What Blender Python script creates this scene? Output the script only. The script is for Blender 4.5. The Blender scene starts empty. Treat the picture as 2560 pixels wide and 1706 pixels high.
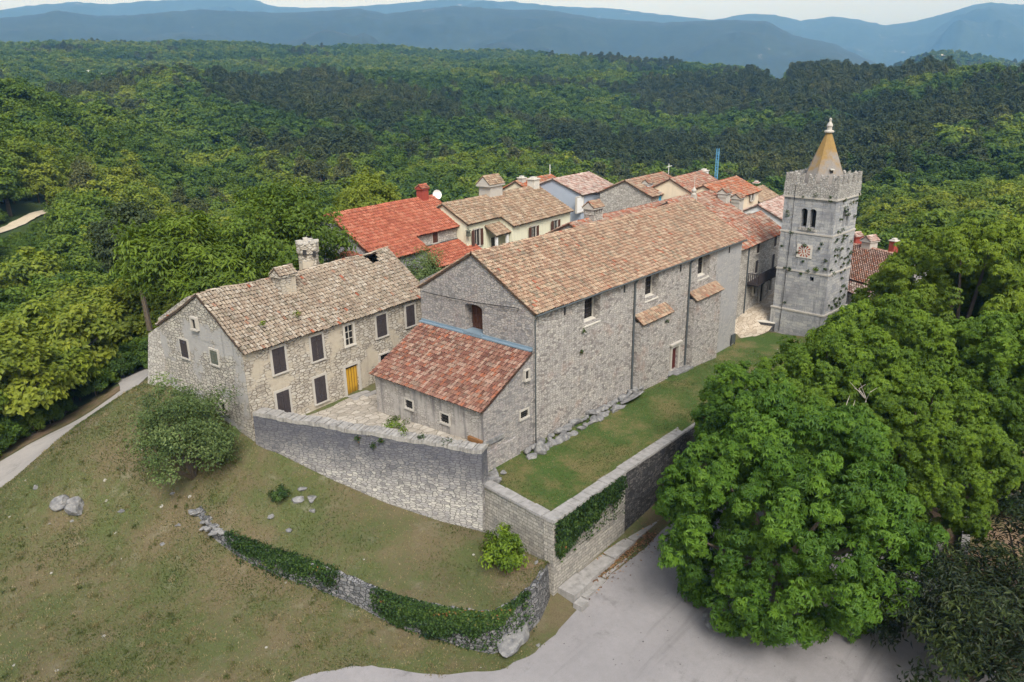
import bpy, math, random
import numpy as np
from mathutils import Vector, Matrix, noise as mnoise
from mathutils.geometry import delaunay_2d_cdt
R = math.radians
rng = np.random.default_rng(7); random.seed(7)
scn = bpy.context.scene
COL = scn.collection

# ------------------------------------------------------------------ camera
F, PITCH, ROLL, YAW = 1896.448, R(18.833), R(-0.941), R(41.302)
CAM = np.array([-42.737, -35.326, 27.156])
fw = np.array([math.cos(PITCH)*math.cos(YAW), math.cos(PITCH)*math.sin(YAW), -math.sin(PITCH)])
rt0 = np.array([math.sin(YAW), -math.cos(YAW), 0.0]); up0 = np.cross(rt0, fw)
rt = math.cos(ROLL)*rt0 + math.sin(ROLL)*up0; up = -math.sin(ROLL)*rt0 + math.cos(ROLL)*up0
def ray(px, py): return fw + (px-1280)/F*rt - (py-853)/F*up
def atz(px, py, z): d = ray(px, py); return CAM + d*(z-CAM[2])/d[2]
def atd(px, py, D): d = ray(px, py); return CAM + d*D/math.hypot(d[0], d[1])
def pr(P):
    d = np.asarray(P, float)-CAM; z = d@fw
    return 1280+F*(d@rt)/z, 853-F*(d@up)/z, z
cd = bpy.data.cameras.new('camera'); cam = bpy.data.objects.new('camera', cd); COL.objects.link(cam)
cd.sensor_fit = 'HORIZONTAL'; cd.sensor_width = 36; cd.lens = F/2560*36; cd.clip_end = 60000; cd.clip_start = .5
cam.matrix_world = Matrix(((rt[0], up[0], -fw[0], CAM[0]), (rt[1], up[1], -fw[1], CAM[1]), (rt[2], up[2], -fw[2], CAM[2]), (0, 0, 0, 1)))
scn.camera = cam

# ------------------------------------------------------------------ objects
def tag(o, label=None, cat=None, group=None, kind=None):
    if label: o['label'] = label
    if cat: o['category'] = cat
    if group: o['group'] = group
    if kind: o['kind'] = kind
    return o
def thing(name, label, cat, loc=(0, 0, 0), group=None):
    o = bpy.data.objects.new(name, None); COL.objects.link(o); o.empty_display_size = .3
    o.location = loc
    return tag(o, label, cat, group)
def wloc(o):
    l = np.array(o.location)
    while o.parent: o = o.parent; l = l+np.array(o.location)
    return l
def mesh_obj(name, V, faces, mat, parent=None, cols=None, origin=None, attrs=None, smooth=False, uv=True, mids=None):
    V = np.asarray(V, float).reshape(-1, 3)
    if origin is None: origin = wloc(parent) if parent else np.zeros(3)
    origin = np.asarray(origin, float)
    me = bpy.data.meshes.new(name)
    if isinstance(faces, np.ndarray):
        k = faces.shape[1]; tot = np.full(len(faces), k, np.int32); flat = faces.ravel().astype(np.int32)
    else:
        tot = np.array([len(f) for f in faces], np.int32); flat = np.array([i for f in faces for i in f], np.int32)
    st = np.concatenate([[0], np.cumsum(tot)[:-1]]).astype(np.int32)
    me.vertices.add(len(V)); me.vertices.foreach_set('co', (V-origin).astype(np.float32).ravel())
    me.loops.add(len(flat)); me.loops.foreach_set('vertex_index', flat)
    me.polygons.add(len(tot)); me.polygons.foreach_set('loop_start', st); me.polygons.foreach_set('loop_total', tot)
    me.polygons.foreach_set('use_smooth', np.full(len(tot), smooth))
    me.update(calc_edges=True)
    ms = mat if isinstance(mat, (list, tuple)) else [mat]
    for m in ms: me.materials.append(m)
    if mids is not None: me.polygons.foreach_set('material_index', np.asarray(mids, np.int32))
    if uv:
        n = np.zeros(len(tot)*3, np.float32); me.polygons.foreach_get('normal', n); n = n.reshape(-1, 3)
        nl = np.repeat(n, tot, axis=0); P = V[flat]
        h = np.hypot(nl[:, 0], nl[:, 1])+1e-9
        U_ = (-nl[:, 1]*P[:, 0]+nl[:, 0]*P[:, 1])/h
        flatm = np.abs(nl[:, 2]) > .8
        u = np.where(flatm, P[:, 0], U_); v = np.where(flatm, P[:, 1], P[:, 2])
        l = me.uv_layers.new(name='UVMap'); l.data.foreach_set('uv', np.stack([u, v], 1).astype(np.float32).ravel())
    if cols is not None:
        c = np.asarray(cols, np.float32)
        if c.shape[1] == 3: c = np.concatenate([c, np.ones((len(c), 1), np.float32)], 1)
        a = me.attributes.new('col', 'FLOAT_COLOR', 'FACE'); a.data.foreach_set('color', c.ravel())
    for k, arr in (attrs or {}).items():
        a = me.attributes.new(k, 'FLOAT', 'FACE'); a.data.foreach_set('value', np.asarray(arr, np.float32))
    o = bpy.data.objects.new(name, me); COL.objects.link(o)
    if parent:
        o.parent = parent; o.location = origin-wloc(parent)
    else: o.location = origin
    return o
def warp(p, amp):
    v = mnoise.noise_vector(Vector(p)*.31)+.5*mnoise.noise_vector(Vector(p)*.9+Vector((7, 3, 1)))
    return (p[0]+v.x*amp, p[1]+v.y*amp, p[2]+v.z*amp*.6)
class Fr:                                   # a local frame: u along, v back, z up
    def __init__(s, O, deg=0):
        s.O = np.array([O[0], O[1], 0.0]); a = R(deg); s.deg = deg
        s.U = np.array([math.cos(a), math.sin(a), 0]); s.V = np.array([-math.sin(a), math.cos(a), 0])
    def p(s, u, v, z): return tuple(s.O+u*s.U+v*s.V+np.array([0, 0, z]))
WORLD = Fr((0, 0), 0)
class MB:
    def __init__(s, warp_amp=0): s.v = []; s.f = []; s.d = {}; s.c = []; s.w = warp_amp
    def pt(s, p):
        k = (round(p[0], 3), round(p[1], 3), round(p[2], 3))
        i = s.d.get(k)
        if i is None:
            i = s.d[k] = len(s.v); s.v.append(warp(p, s.w) if s.w else tuple(p))
        return i
    def face(s, pts, col=None):
        ids = []
        for p in pts:
            i = s.pt(p)
            if i not in ids: ids.append(i)
        if len(ids) >= 3: s.f.append(ids); s.c.append(col or (1, 1, 1))
    def box(s, fr, u0, u1, v0, v1, z0, z1, taper=0, col=None):
        t = taper
        a = [fr.p(u0, v0, z0), fr.p(u1, v0, z0), fr.p(u1, v1, z0), fr.p(u0, v1, z0)]
        b = [fr.p(u0+t, v0+t, z1), fr.p(u1-t, v0+t, z1), fr.p(u1-t, v1-t, z1), fr.p(u0+t, v1-t, z1)]
        s.hexa(a, b, col)
    def hexa(s, a, b, col=None):
        n = len(a)
        s.face(a[::-1], col); s.face(b, col)
        for i in range(n): j = (i+1) % n; s.face([a[i], a[j], b[j], b[i]], col)
    def tube(s, pts, r, n=6, col=None):
        rings = []
        for k, p in enumerate(pts):
            p = Vector(p); a = Vector(pts[max(0, k-1)]); b = Vector(pts[min(len(pts)-1, k+1)])
            t = (b-a).normalized(); q = Vector((0, 0, 1)) if abs(t.z) < .9 else Vector((1, 0, 0))
            x = t.cross(q).normalized(); y = t.cross(x)
            rr = r[k] if isinstance(r, (list, tuple)) else r
            rings.append([tuple(p+rr*(math.cos(2*math.pi*i/n)*x+math.sin(2*math.pi*i/n)*y)) for i in range(n)])
        for k in range(len(rings)-1):
            for i in range(n):
                j = (i+1) % n; s.face([rings[k][i], rings[k+1][i], rings[k+1][j], rings[k][j]], col)
        s.face(rings[0], col); s.face(rings[-1][::-1], col)
    def lathe(s, c, prof, n=16, col=None):
        rs = [[(c[0]+r*math.cos(2*math.pi*i/n), c[1]+r*math.sin(2*math.pi*i/n), c[2]+z) for i in range(n)] for r, z in prof]
        for k in range(len(rs)-1):
            for i in range(n): j = (i+1) % n; s.face([rs[k][i], rs[k][j], rs[k+1][j], rs[k+1][i]], col)
        s.face(rs[0][::-1], col); s.face(rs[-1], col)
    def wall(s, fr, a, b, z0, z1, ops=(), step=1.3, top=None, both=False):
        a = np.array(a, float); b = np.array(b, float); L = float(np.hypot(*(b-a))); d = (b-a)/L; inn = np.array([-d[1], d[0]])
        P = lambda t, z, dep=0: fr.p(*(a+d*t+inn*dep), z)
        xs = {0, L}; zs = {z0, z1}
        for o in ops: xs |= {o[0], o[1]}; zs |= {o[2], o[3]}
        def fill(v):
            v = sorted(v); r = []
            for i in range(len(v)-1):
                n = max(1, int(round((v[i+1]-v[i])/step))); r += [v[i]+(v[i+1]-v[i])*k/n for k in range(n)]
            return r+[v[-1]]
        xs = fill(xs); zs = fill(zs)
        for i in range(len(xs)-1):
            for k in range(len(zs)-1):
                cx = (xs[i]+xs[i+1])/2; cz = (zs[k]+zs[k+1])/2
                if any(o[0] < cx < o[1] and o[2] < cz < o[3] for o in ops): continue
                s.face([P(xs[i], zs[k]), P(xs[i+1], zs[k]), P(xs[i+1], zs[k+1]), P(xs[i], zs[k+1])])
        for o in ops:
            s0, s1, za, zb, dep = o[:5]; ar = o[5] if len(o) > 5 else 0
            zt = zb-ar
            arc = [(s0, zt)]+([((s0+s1)/2-(s1-s0)/2*math.cos(math.pi*k/8), zt+ar*math.sin(math.pi*k/8)) for k in range(1, 8)] if ar else [])+[(s1, zt)]
            for k in range(len(arc)-1):
                if ar: s.face([P(*arc[k]), P(*arc[k+1]), P(arc[k+1][0], zb), P(arc[k][0], zb)])
                s.face([P(*arc[k]), P(arc[k][0], arc[k][1], dep), P(arc[k+1][0], arc[k+1][1], dep), P(*arc[k+1])])
            s.face([P(s0, za), P(s0, za, dep), P(s0, zt, dep), P(s0, zt)])
            s.face([P(s1, za), P(s1, zt), P(s1, zt, dep), P(s1, za, dep)])
            s.face([P(s0, za), P(s1, za), P(s1, za, dep), P(s0, za, dep)])
        if top: s.face([P(x, z1) for x in xs]+[P(x, z) for x, z in top])
    def build(s, name, mat, parent=None, smooth=False, origin=None, usecol=False):
        return mesh_obj(name, s.v, s.f, mat, parent, cols=s.c if usecol else None, smooth=smooth, origin=origin)

# ------------------------------------------------------------------ materials
class NT:
    def __init__(s, name):
        s.m = bpy.data.materials.new(name); s.m.use_nodes = True; s.t = s.m.node_tree; s.t.nodes.clear()
        s.out = s.n('ShaderNodeOutputMaterial')
    def n(s, ty, **kw):
        x = s.t.nodes.new(ty)
        for k, v in kw.items(): setattr(x, k, v)
        return x
    def lk(s, a, b): s.t.links.new(a, b)
    def val(s, sock, v):
        if hasattr(v, 'links') or isinstance(v, bpy.types.NodeSocket): s.lk(v, sock)
        else: sock.default_value = v
    def math(s, op, a, b=None, clamp=False):
        x = s.n('ShaderNodeMath', operation=op, use_clamp=clamp); s.val(x.inputs[0], a)
        if b is not None: s.val(x.inputs[1], b)
        return x.outputs[0]
    def mix(s, fac, a, b, mode='MIX'):
        x = s.n('ShaderNodeMix', data_type='RGBA', blend_type=mode)
        s.val(x.inputs[0], fac)
        for i, v in ((6, a), (7, b)):
            if isinstance(v, tuple): x.inputs[i].default_value = (*v[:3], 1)
            else: s.lk(v, x.inputs[i])
        return x.outputs[2]
    def noise(s, vec, scale, det=3, rough=.55, out=0):
        x = s.n('ShaderNodeTexNoise'); x.inputs['Scale'].default_value = scale; x.inputs['Detail'].default_value = det; x.inputs['Roughness'].default_value = rough
        if vec is not None: s.lk(vec, x.inputs['Vector'])
        return x.outputs[out]
    def ramp(s, fac, stops, interp='LINEAR'):
        x = s.n('ShaderNodeValToRGB'); s.lk(fac, x.inputs[0]); r = x.color_ramp; r.interpolation = interp
        while len(r.elements) < len(stops): r.elements.new(.5)
        for e, (p, c) in zip(r.elements, stops): e.position = p; e.color = (*c, 1) if len(c) == 3 else c
        return x.outputs[0]
    def step(s, x, lo, hi):
        m = s.n('ShaderNodeMapRange'); m.interpolation_type = 'SMOOTHSTEP'; s.val(m.inputs[0], x)
        m.inputs[1].default_value = lo; m.inputs[2].default_value = hi
        return m.outputs[0]
    def scalev(s, vec, sc):
        x = s.n('ShaderNodeMapping'); s.lk(vec, x.inputs[0]); x.inputs[3].default_value = sc; return x.outputs[0]
    def pos(s): return s.n('ShaderNodeNewGeometry').outputs['Position']
    def bsdf(s, col, rough=.9, bump=None, dist=.03, strength=.6, metal=0, spec=.3):
        b = s.n('ShaderNodeBsdfPrincipled'); s.val(b.inputs['Base Color'], (*col, 1) if isinstance(col, tuple) else col)
        s.val(b.inputs['Roughness'], rough); b.inputs['Metallic'].default_value = metal; b.inputs['Specular IOR Level'].default_value = spec
        if bump is not None:
            k = s.n('ShaderNodeBump'); k.inputs['Distance'].default_value = dist; k.inputs['Strength'].default_value = strength
            s.lk(bump, k.inputs['Height']); s.lk(k.outputs[0], b.inputs['Normal'])
        s.lk(b.outputs[0], s.out.inputs[0]); return s.m

def stone(name, cols, mortar, sx=.42, sy=.22, mw=.09, stain=None, streak=None, plaster=None, top=None, coursed=False, mfac=1, moss=None, extra=None):
    """rubble or coursed stone in metres; stain/plaster patches keep their own shape"""
    t = NT(name); uv = t.n('ShaderNodeUVMap').outputs[0]; P = t.pos()
    nz = t.noise(uv, 2.1, 2, .5, 1)
    dv = t.n('ShaderNodeVectorMath', operation='MULTIPLY_ADD'); t.lk(nz, dv.inputs[0]); dv.inputs[1].default_value = (.22*sx/.4, .1*sx/.4, 0); t.lk(uv, dv.inputs[2])
    if coursed:
        br = t.n('ShaderNodeTexBrick'); t.lk(dv.outputs[0], br.inputs['Vector']); br.offset = .43; br.squash = .8; br.squash_frequency = 3
        br.inputs['Color1'].default_value = (0, 0, 0, 1); br.inputs['Color2'].default_value = (1, 1, 1, 1); br.inputs['Mortar'].default_value = (.5, .5, .5, 1)
        br.inputs['Scale'].default_value = 1; br.inputs['Brick Width'].default_value = sx; br.inputs['Row Height'].default_value = sy
        br.inputs['Mortar Size'].default_value = mw*sy; br.inputs['Mortar Smooth'].default_value = .6
        rnd = br.outputs[0]; mort = br.outputs['Fac']
    else:
        mp = t.scalev(dv.outputs[0], (1/sx, 1/sy, 1))
        v1 = t.n('ShaderNodeTexVoronoi', voronoi_dimensions='2D', feature='F1'); v2 = t.n('ShaderNodeTexVoronoi', voronoi_dimensions='2D', feature='DISTANCE_TO_EDGE')
        for v in (v1, v2): t.lk(mp, v.inputs['Vector']); v.inputs['Scale'].default_value = 1; v.inputs['Randomness'].default_value = .85
        sp = t.n('ShaderNodeSeparateColor'); t.lk(v1.outputs['Color'], sp.inputs[0]); rnd = sp.outputs[0]
        mort = t.math('SUBTRACT', 1, t.step(v2.outputs['Distance'], mw*.3, mw*1.4))
    k = len(cols)
    c = t.ramp(rnd, [(i/(k-1) if k > 1 else 0, q) for i, q in enumerate(cols)])
    f1 = t.noise(P, 9, 4, .65); f2 = t.noise(P, .55, 4, .6)
    c = t.mix(t.math('MULTIPLY', mort, mfac), c, mortar)
    g = t.math('MULTIPLY_ADD', f1, 1.1); g.node.inputs[2].default_value = .45
    cg = t.n('ShaderNodeCombineColor')
    for i in range(3): t.lk(g, cg.inputs[i])
    c = t.mix(1, c, cg.outputs[0], 'MULTIPLY')
    if plaster:
        col, lo, hi, sc = plaster
        m = t.step(t.math('ADD', t.noise(P, sc, 5, .6), t.math('MULTIPLY', f1, .12)), lo, hi)
        pc = t.mix(t.noise(P, 3, 4), tuple(x*.8 for x in col), tuple(min(1, x*1.15) for x in col))
        c = t.mix(m, c, pc)
    else: m = None
    if stain:
        col, lo, hi = stain[:3]
        sm = t.step(f2, lo, hi); c = t.mix(t.math('MULTIPLY', sm, stain[3] if len(stain) > 3 else .7), c, col)
    if streak:
        col, lo, hi, amt = streak
        sv = t.scalev(P, (1.6, 1.6, .16)); sm = t.step(t.noise(sv, 1.2, 5, .65), lo, hi); c = t.mix(t.math('MULTIPLY', sm, amt), c, col)
    if top:                                             # algae that has grown from the crest of the wall down
        col, za, zb, amt = top
        sx_ = t.n('ShaderNodeSeparateXYZ'); t.lk(P, sx_.inputs[0])
        h = t.math('ADD', sx_.outputs[2], t.math('MULTIPLY', t.math('SUBTRACT', t.noise(P, .8, 5, .65), .5), 3.2))
        c = t.mix(t.math('MULTIPLY', t.step(h, za, zb), amt), c, t.mix(t.noise(P, 5, 4), col, tuple(x*2.1 for x in col)))
    if moss:
        col, lo, hi = moss
        c = t.mix(t.step(t.noise(P, 1.9, 5, .7), lo, hi), c, col)
    h = t.math('ADD', t.math('MULTIPLY', mort, -1), t.math('MULTIPLY', f1, .8))
    if m is not None: h = t.math('MULTIPLY', h, t.math('SUBTRACT', 1, t.math('MULTIPLY', m, .8)))
    return t.bsdf(c, .92, h, .045, .8)
def plain(name, col, var=.25, sc=2.5, rough=.85, bump=.3, metal=0, dirt=None):
    t = NT(name); P = t.pos(); n = t.noise(P, sc, 5, .6); n2 = t.noise(P, sc*6, 3)
    c = t.mix(n, tuple(x*(1-var) for x in col), tuple(min(1, x*(1+var)) for x in col))
    if dirt:
        sv = t.scalev(P, (2, 2, .2)); c = t.mix(t.math('MULTIPLY', t.step(t.noise(sv, 1.1, 5, .6), .45, .75), dirt[1]), c, dirt[0])
    return t.bsdf(c, rough, n2, .02, bump, metal)
def tile_mat(name, grime=(.12, .105, .085), lo=.48, hi=.72, amt=.6):
    t = NT(name); P = t.pos(); a = t.n('ShaderNodeAttribute', attribute_name='col')
    f = t.noise(P, 14, 3); n = t.noise(P, 1.1, 5, .65)
    c = t.mix(1, a.outputs[0], t.mix(f, (.62, .62, .62), (1.25, 1.25, 1.25)), 'MULTIPLY')
    c = t.mix(t.math('MULTIPLY', t.step(t.math('ADD', n, t.math('MULTIPLY', t.math('SUBTRACT', f, .5), .25)), lo, hi), amt), c, grime)
    return t.bsdf(c, .9, f, .01, .4)
def leaf_mat(name, stops, trans=.35, tint_attr=True, lo=.5, rg=.9):
    t = NT(name)
    rn = t.n('ShaderNodeAttribute', attribute_name='rnd').outputs['Fac']
    if tint_attr:
        ti = t.n('ShaderNodeAttribute', attribute_name='tint', attribute_type='INSTANCER').outputs['Fac']
        x = t.math('ADD', t.math('MULTIPLY', ti, .72), t.math('MULTIPLY', rn, .28))
    else: x = rn
    c = t.ramp(x, stops)
    g = t.math('MULTIPLY_ADD', rn, rg); g.node.inputs[2].default_value = lo
    cg = t.n('ShaderNodeCombineColor')
    for i in range(3): t.lk(g, cg.inputs[i])
    c = t.mix(1, c, cg.outputs[0], 'MULTIPLY')
    d = t.n('ShaderNodeBsdfPrincipled'); t.lk(c, d.inputs['Base Color']); d.inputs['Roughness'].default_value = .55; d.inputs['Specular IOR Level'].default_value = .25
    tr = t.n('ShaderNodeBsdfTranslucent'); t.lk(t.mix(1, c, (1.25, 1.2, .5), 'MULTIPLY'), tr.inputs[0])
    mx = t.n('ShaderNodeMixShader'); mx.inputs[0].default_value = trans
    t.lk(d.outputs[0], mx.inputs[1]); t.lk(tr.outputs[0], mx.inputs[2]); t.lk(mx.outputs[0], t.out.inputs[0])
    return t.m

M = {}
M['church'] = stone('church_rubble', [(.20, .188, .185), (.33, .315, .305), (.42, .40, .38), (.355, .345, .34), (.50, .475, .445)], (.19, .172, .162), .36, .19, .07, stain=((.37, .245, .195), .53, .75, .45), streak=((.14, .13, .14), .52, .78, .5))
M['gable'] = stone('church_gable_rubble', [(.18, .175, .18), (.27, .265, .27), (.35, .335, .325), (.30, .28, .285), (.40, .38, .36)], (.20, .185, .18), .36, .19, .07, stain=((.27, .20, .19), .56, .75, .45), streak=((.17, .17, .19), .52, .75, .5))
M['smooth'] = stone('church_grey_render', [(.30, .30, .31), (.36, .36, .365), (.40, .39, .385)], (.24, .235, .235), .36, .19, .05, plaster=((.33, .33, .34), .50, .66, .3), streak=((.20, .20, .215), .5, .75, .5))
M['annexw'] = stone('annex_plaster', [(.30, .285, .27), (.38, .36, .34), (.44, .42, .395)], (.22, .2, .18), .36, .2, .07, plaster=((.40, .38, .36), .49, .66, .5), streak=((.13, .125, .135), .44, .66, .8), stain=((.30, .24, .19), .55, .8, .5))
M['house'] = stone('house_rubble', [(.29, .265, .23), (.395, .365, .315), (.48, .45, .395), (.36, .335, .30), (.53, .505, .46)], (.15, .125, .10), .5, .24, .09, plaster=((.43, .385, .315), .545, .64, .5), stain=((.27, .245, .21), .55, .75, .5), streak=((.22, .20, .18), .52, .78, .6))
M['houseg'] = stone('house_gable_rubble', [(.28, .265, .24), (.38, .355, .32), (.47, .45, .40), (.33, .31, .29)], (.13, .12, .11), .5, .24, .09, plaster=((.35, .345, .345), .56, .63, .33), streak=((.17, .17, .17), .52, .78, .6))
M['bastion'] = stone('bastion_rubble', [(.22, .215, .22), (.36, .35, .34), (.46, .45, .43), (.31, .305, .315), (.53, .515, .48)], (.12, .115, .11), .46, .19, .07, top=((.04, .043, .06), -2.4, 2.0, .84), stain=((.2, .2, .21), .5, .75, .5), streak=((.14, .14, .16), .55, .8, .5), moss=((.07, .09, .03), .70, .80))
M['bastion_top'] = plain('weathered_wall_top', (.29, .283, .275), .6, 3.0, .95, 1.0, dirt=((.10, .10, .105), .7))
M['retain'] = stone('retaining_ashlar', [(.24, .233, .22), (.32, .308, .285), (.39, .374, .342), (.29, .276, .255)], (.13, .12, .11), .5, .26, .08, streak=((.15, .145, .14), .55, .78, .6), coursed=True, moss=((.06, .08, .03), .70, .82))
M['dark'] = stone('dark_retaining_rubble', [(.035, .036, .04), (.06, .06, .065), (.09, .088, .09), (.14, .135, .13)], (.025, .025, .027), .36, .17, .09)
M['slab'] = plain('coping_slab', (.27, .265, .265), .45, 2.4, .9, .9, dirt=((.12, .12, .12), .5))
M['low'] = stone('low_wall_rubble', [(.07, .073, .08), (.14, .145, .155), (.22, .22, .23), (.11, .115, .125)], (.03, .03, .032), .42, .22, .09, moss=((.05, .08, .025), .6, .75))
M['tower'] = stone('tower_ashlar', [(.27, .28, .30), (.33, .34, .36), (.385, .39, .40), (.42, .42, .415)], (.21, .21, .215), .85, .34, .05, coursed=True, stain=((.19, .195, .22), .46, .72, .6), streak=((.12, .125, .145), .50, .72, .7), mfac=.8)
M['towertop'] = stone('tower_parapet_rubble', [(.26, .25, .24), (.36, .35, .335), (.43, .42, .40), (.31, .29, .275)], (.13, .125, .12), .34, .2, .08, moss=((.10, .10, .05), .62, .75))
M['pale'] = plain('pale_cut_stone', (.52, .50, .46), .2, 3, .85, .4)
M['frame'] = plain('grey_stone_frame', (.42, .40, .37), .2, 3, .85, .4)
M['vill'] = stone('village_rubble', [(.30, .285, .265), (.40, .385, .36), (.48, .46, .43)], (.19, .175, .16), .5, .27, .07)
M['vill2'] = stone('red_house_gable', [(.28, .29, .32), (.36, .37, .40), (.43, .43, .45)], (.24, .24, .26), .6, .3, .06)
M['cream'] = plain('cream_render', (.68, .67, .53), .06, .8, .85, .2, dirt=((.5, .49, .4), .35))
M['cream2'] = plain('warm_cream_render', (.66, .58, .45), .08, .8, .85, .2, dirt=((.45, .4, .33), .4))
M['bluegrey'] = plain('blue_grey_render', (.34, .39, .48), .08, .8, .85, .2)
M['whitewash'] = plain('white_render', (.58, .60, .63), .08, .8, .85, .2)
M['tile'] = tile_mat('clay_tiles'); M['tile_red'] = tile_mat('new_red_tiles', (.14, .06, .035), .6, .85, .45)
M['ocher'] = None
M['lead'] = plain('blue_sheet_flashing', (.20, .275, .35), .15, 2, .45, .1, .2)
M['shutter'] = plain('dark_shutter_wood', (.045, .038, .042), .5, 5, .8, .6)
M['shutter2'] = plain('brown_shutter_wood', (.075, .032, .022), .35, 5, .75, .4)
M['greendoor'] = plain('green_boards', (.10, .11, .09), .35, 5, .8, .5)
M['bluesh'] = plain('bright_blue_paint', (.06, .36, .62), .1, 5, .5, .1)
M['glass'] = plain('dark_window', (.02, .019, .018), .3, 5, .25, .1)
M['glassp'] = plain('pale_window', (.25, .27, .3), .2, 3, .2, .05)
M['white'] = plain('white_paint', (.7, .71, .72), .08, 4, .6, .1)
M['iron'] = plain('dark_iron', (.03, .03, .033), .3, 6, .6, .2)
M['zinc'] = plain('grey_downpipe', (.10, .115, .125), .2, 3, .5, .2, .4)
M['reddoor'] = plain('dark_red_door', (.075, .016, .014), .3, 5, .6, .3)
M['cable'] = plain('black_cable', (.02, .02, .022), .2, 5, .6, .1)
M['bark'] = plain('grey_brown_bark', (.11, .09, .07), .4, 4, .95, 1)
M['deadwood'] = plain('bare_grey_branches', (.36, .33, .29), .3, 5, .9, .5)
M['rock'] = None
M['crane'] = plain('blue_crane_paint', (.10, .30, .50), .1, 2, .5, .1)
M['redpaint'] = plain('red_painted_render', (.28, .055, .04), .2, 3, .8, .2)
M['flower'] = plain('red_geranium', (.5, .03, .05), .3, 6, .6, .2)
M['terracotta'] = plain('terracotta_pot', (.38, .15, .08), .2, 4, .8, .2)
M['rust'] = plain('rusty_stone', (.20, .10, .04), .35, 3, .9, .5)
def planks(name, c1, c2):
    t = NT(name); uv = t.n('ShaderNodeUVMap').outputs[0]; P = t.pos()
    w = t.n('ShaderNodeTexWave'); t.lk(uv, w.inputs[0]); w.inputs['Scale'].default_value = 1.05; w.inputs['Distortion'].default_value = .4
    sx = t.n('ShaderNodeSeparateXYZ'); t.lk(P, sx.inputs[0])
    c = t.mix(t.noise(t.scalev(P, (3, 3, .5)), 3, 4), c1, c2)
    c = t.mix(t.step(t.math('ADD', sx.outputs[2], t.math('MULTIPLY', t.noise(P, 2, 3), .8)), 2.0, .9), c, tuple(x*.4 for x in c1))
    c = t.mix(t.math('SUBTRACT', 1, t.step(w.outputs['Fac'], .0, .12)), c, (.05, .03, .01))
    return t.bsdf(c, .65, w.outputs['Fac'], .02, .5)
M['yellow'] = planks('yellow_stained_planks', (.36, .20, .02), (.56, .33, .03))
def rockmat():
    t = NT('limestone_rock'); P = t.pos(); n = t.noise(P, 2.2, 6, .65); n2 = t.noise(t.scalev(P, (1, 1, 4)), 2.5, 5)
    c = t.ramp(n, [(.3, (.09, .095, .105)), (.5, (.18, .182, .19)), (.7, (.29, .287, .28))])
    c = t.mix(t.step(n2, .52, .7), c, (.13, .13, .135))
    return t.bsdf(c, .95, t.math('ADD', n, n2), .06, .9)
M['rock'] = rockmat()
def spiremat():
    t = NT('lichen_spire'); P = t.pos(); n = t.noise(P, .9, 5, .6); sx = t.n('ShaderNodeSeparateXYZ'); t.lk(P, sx.inputs[0])
    h = t.math('ADD', t.math('MULTIPLY', sx.outputs[2], .16), t.math('MULTIPLY', n, 1.3))
    m = t.math('MULTIPLY', t.step(h, 3.32, 3.78), t.math('SUBTRACT', 1, t.math('MULTIPLY', t.step(h, 4.15, 4.5), .5)))
    c = t.mix(t.noise(P, 6, 4), (.17, .16, .155), (.27, .25, .235))
    c = t.mix(t.math('MULTIPLY', m, .78), c, t.mix(t.noise(P, 3, 5), (.20, .118, .018), (.34, .205, .04)))
    return t.bsdf(c, .9, t.noise(P, 8, 4), .03, .5)
M['spire'] = spiremat()
def clockmat():
    return plain('clock_stone', (.55, .52, .48), .12, 5, .8, .3), plain('clock_red_rays', (.30, .075, .035), .3, 6, .8, .3)
M['clock'], M['clockr'] = clockmat()
def groundmat(name, greens, browns, lo, hi, sc=.22, fine=1., stones=0, green_bias=None, pale=None):
    t = NT(name); P = t.pos()
    n = t.noise(P, sc, 5, .62); n2 = t.noise(P, 1.6*fine, 5, .7); n3 = t.noise(P, 9*fine, 4, .75)
    m = t.math('ADD', n, t.math('MULTIPLY', t.math('SUBTRACT', n2, .5), .45))
    g = t.mix(n2, *greens); b = t.mix(n2, *browns)
    c = t.mix(t.step(m, lo, hi), b, g)
    if pale: c = t.mix(t.math('MULTIPLY', t.step(t.noise(P, .5, 5, .7), .55, .75), .6), c, pale)
    c = t.mix(1, c, t.mix(n3, (.25, .25, .25), (1.75, 1.75, 1.75)), 'MULTIPLY')
    if stones:
        v = t.n('ShaderNodeTexVoronoi'); v.inputs['Scale'].default_value = 1.3; t.lk(P, v.inputs[0])
        sp = t.n('ShaderNodeSeparateColor'); t.lk(v.outputs['Color'], sp.inputs[0])
        k = t.math('MULTIPLY', t.math('LESS_THAN', v.outputs['Distance'], t.math('MULTIPLY', sp.outputs[1], .22)), t.math('GREATER_THAN', sp.outputs[0], 1-stones))
        c = t.mix(k, c, (.36, .35, .33))
    return t.bsdf(c, .95, t.math('ADD', n3, n2), .12, .8)
M['grass'] = groundmat('dry_hill_grass', ((.048, .068, .020), (.108, .128, .046)), ((.094, .076, .042), (.178, .147, .086)), .345, .64, .17, 1.6, .10, pale=(.21, .20, .14))
M['lawn'] = groundmat('terrace_grass', ((.038, .075, .013), (.065, .115, .022)), ((.12, .11, .04), (.18, .155, .068)), .35, .58, .25, 1.6, .03)
M['mid'] = M['grass']
M['floor'] = groundmat('forest_floor', ((.02, .04, .01), (.05, .08, .02)), ((.05, .05, .02), (.08, .07, .035)), .3, .5, .02)
M['meadow'] = groundmat('bright_meadow', ((.14, .21, .035), (.20, .27, .05)), ((.2, .22, .06), (.24, .24, .08)), .35, .5, .05)
M['asphalt'] = groundmat('pale_gravel_plaza', ((.255, .245, .25), (.31, .295, .295)), ((.29, .28, .28), (.36, .345, .345)), .4, .6, .12, 1.2)
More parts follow.
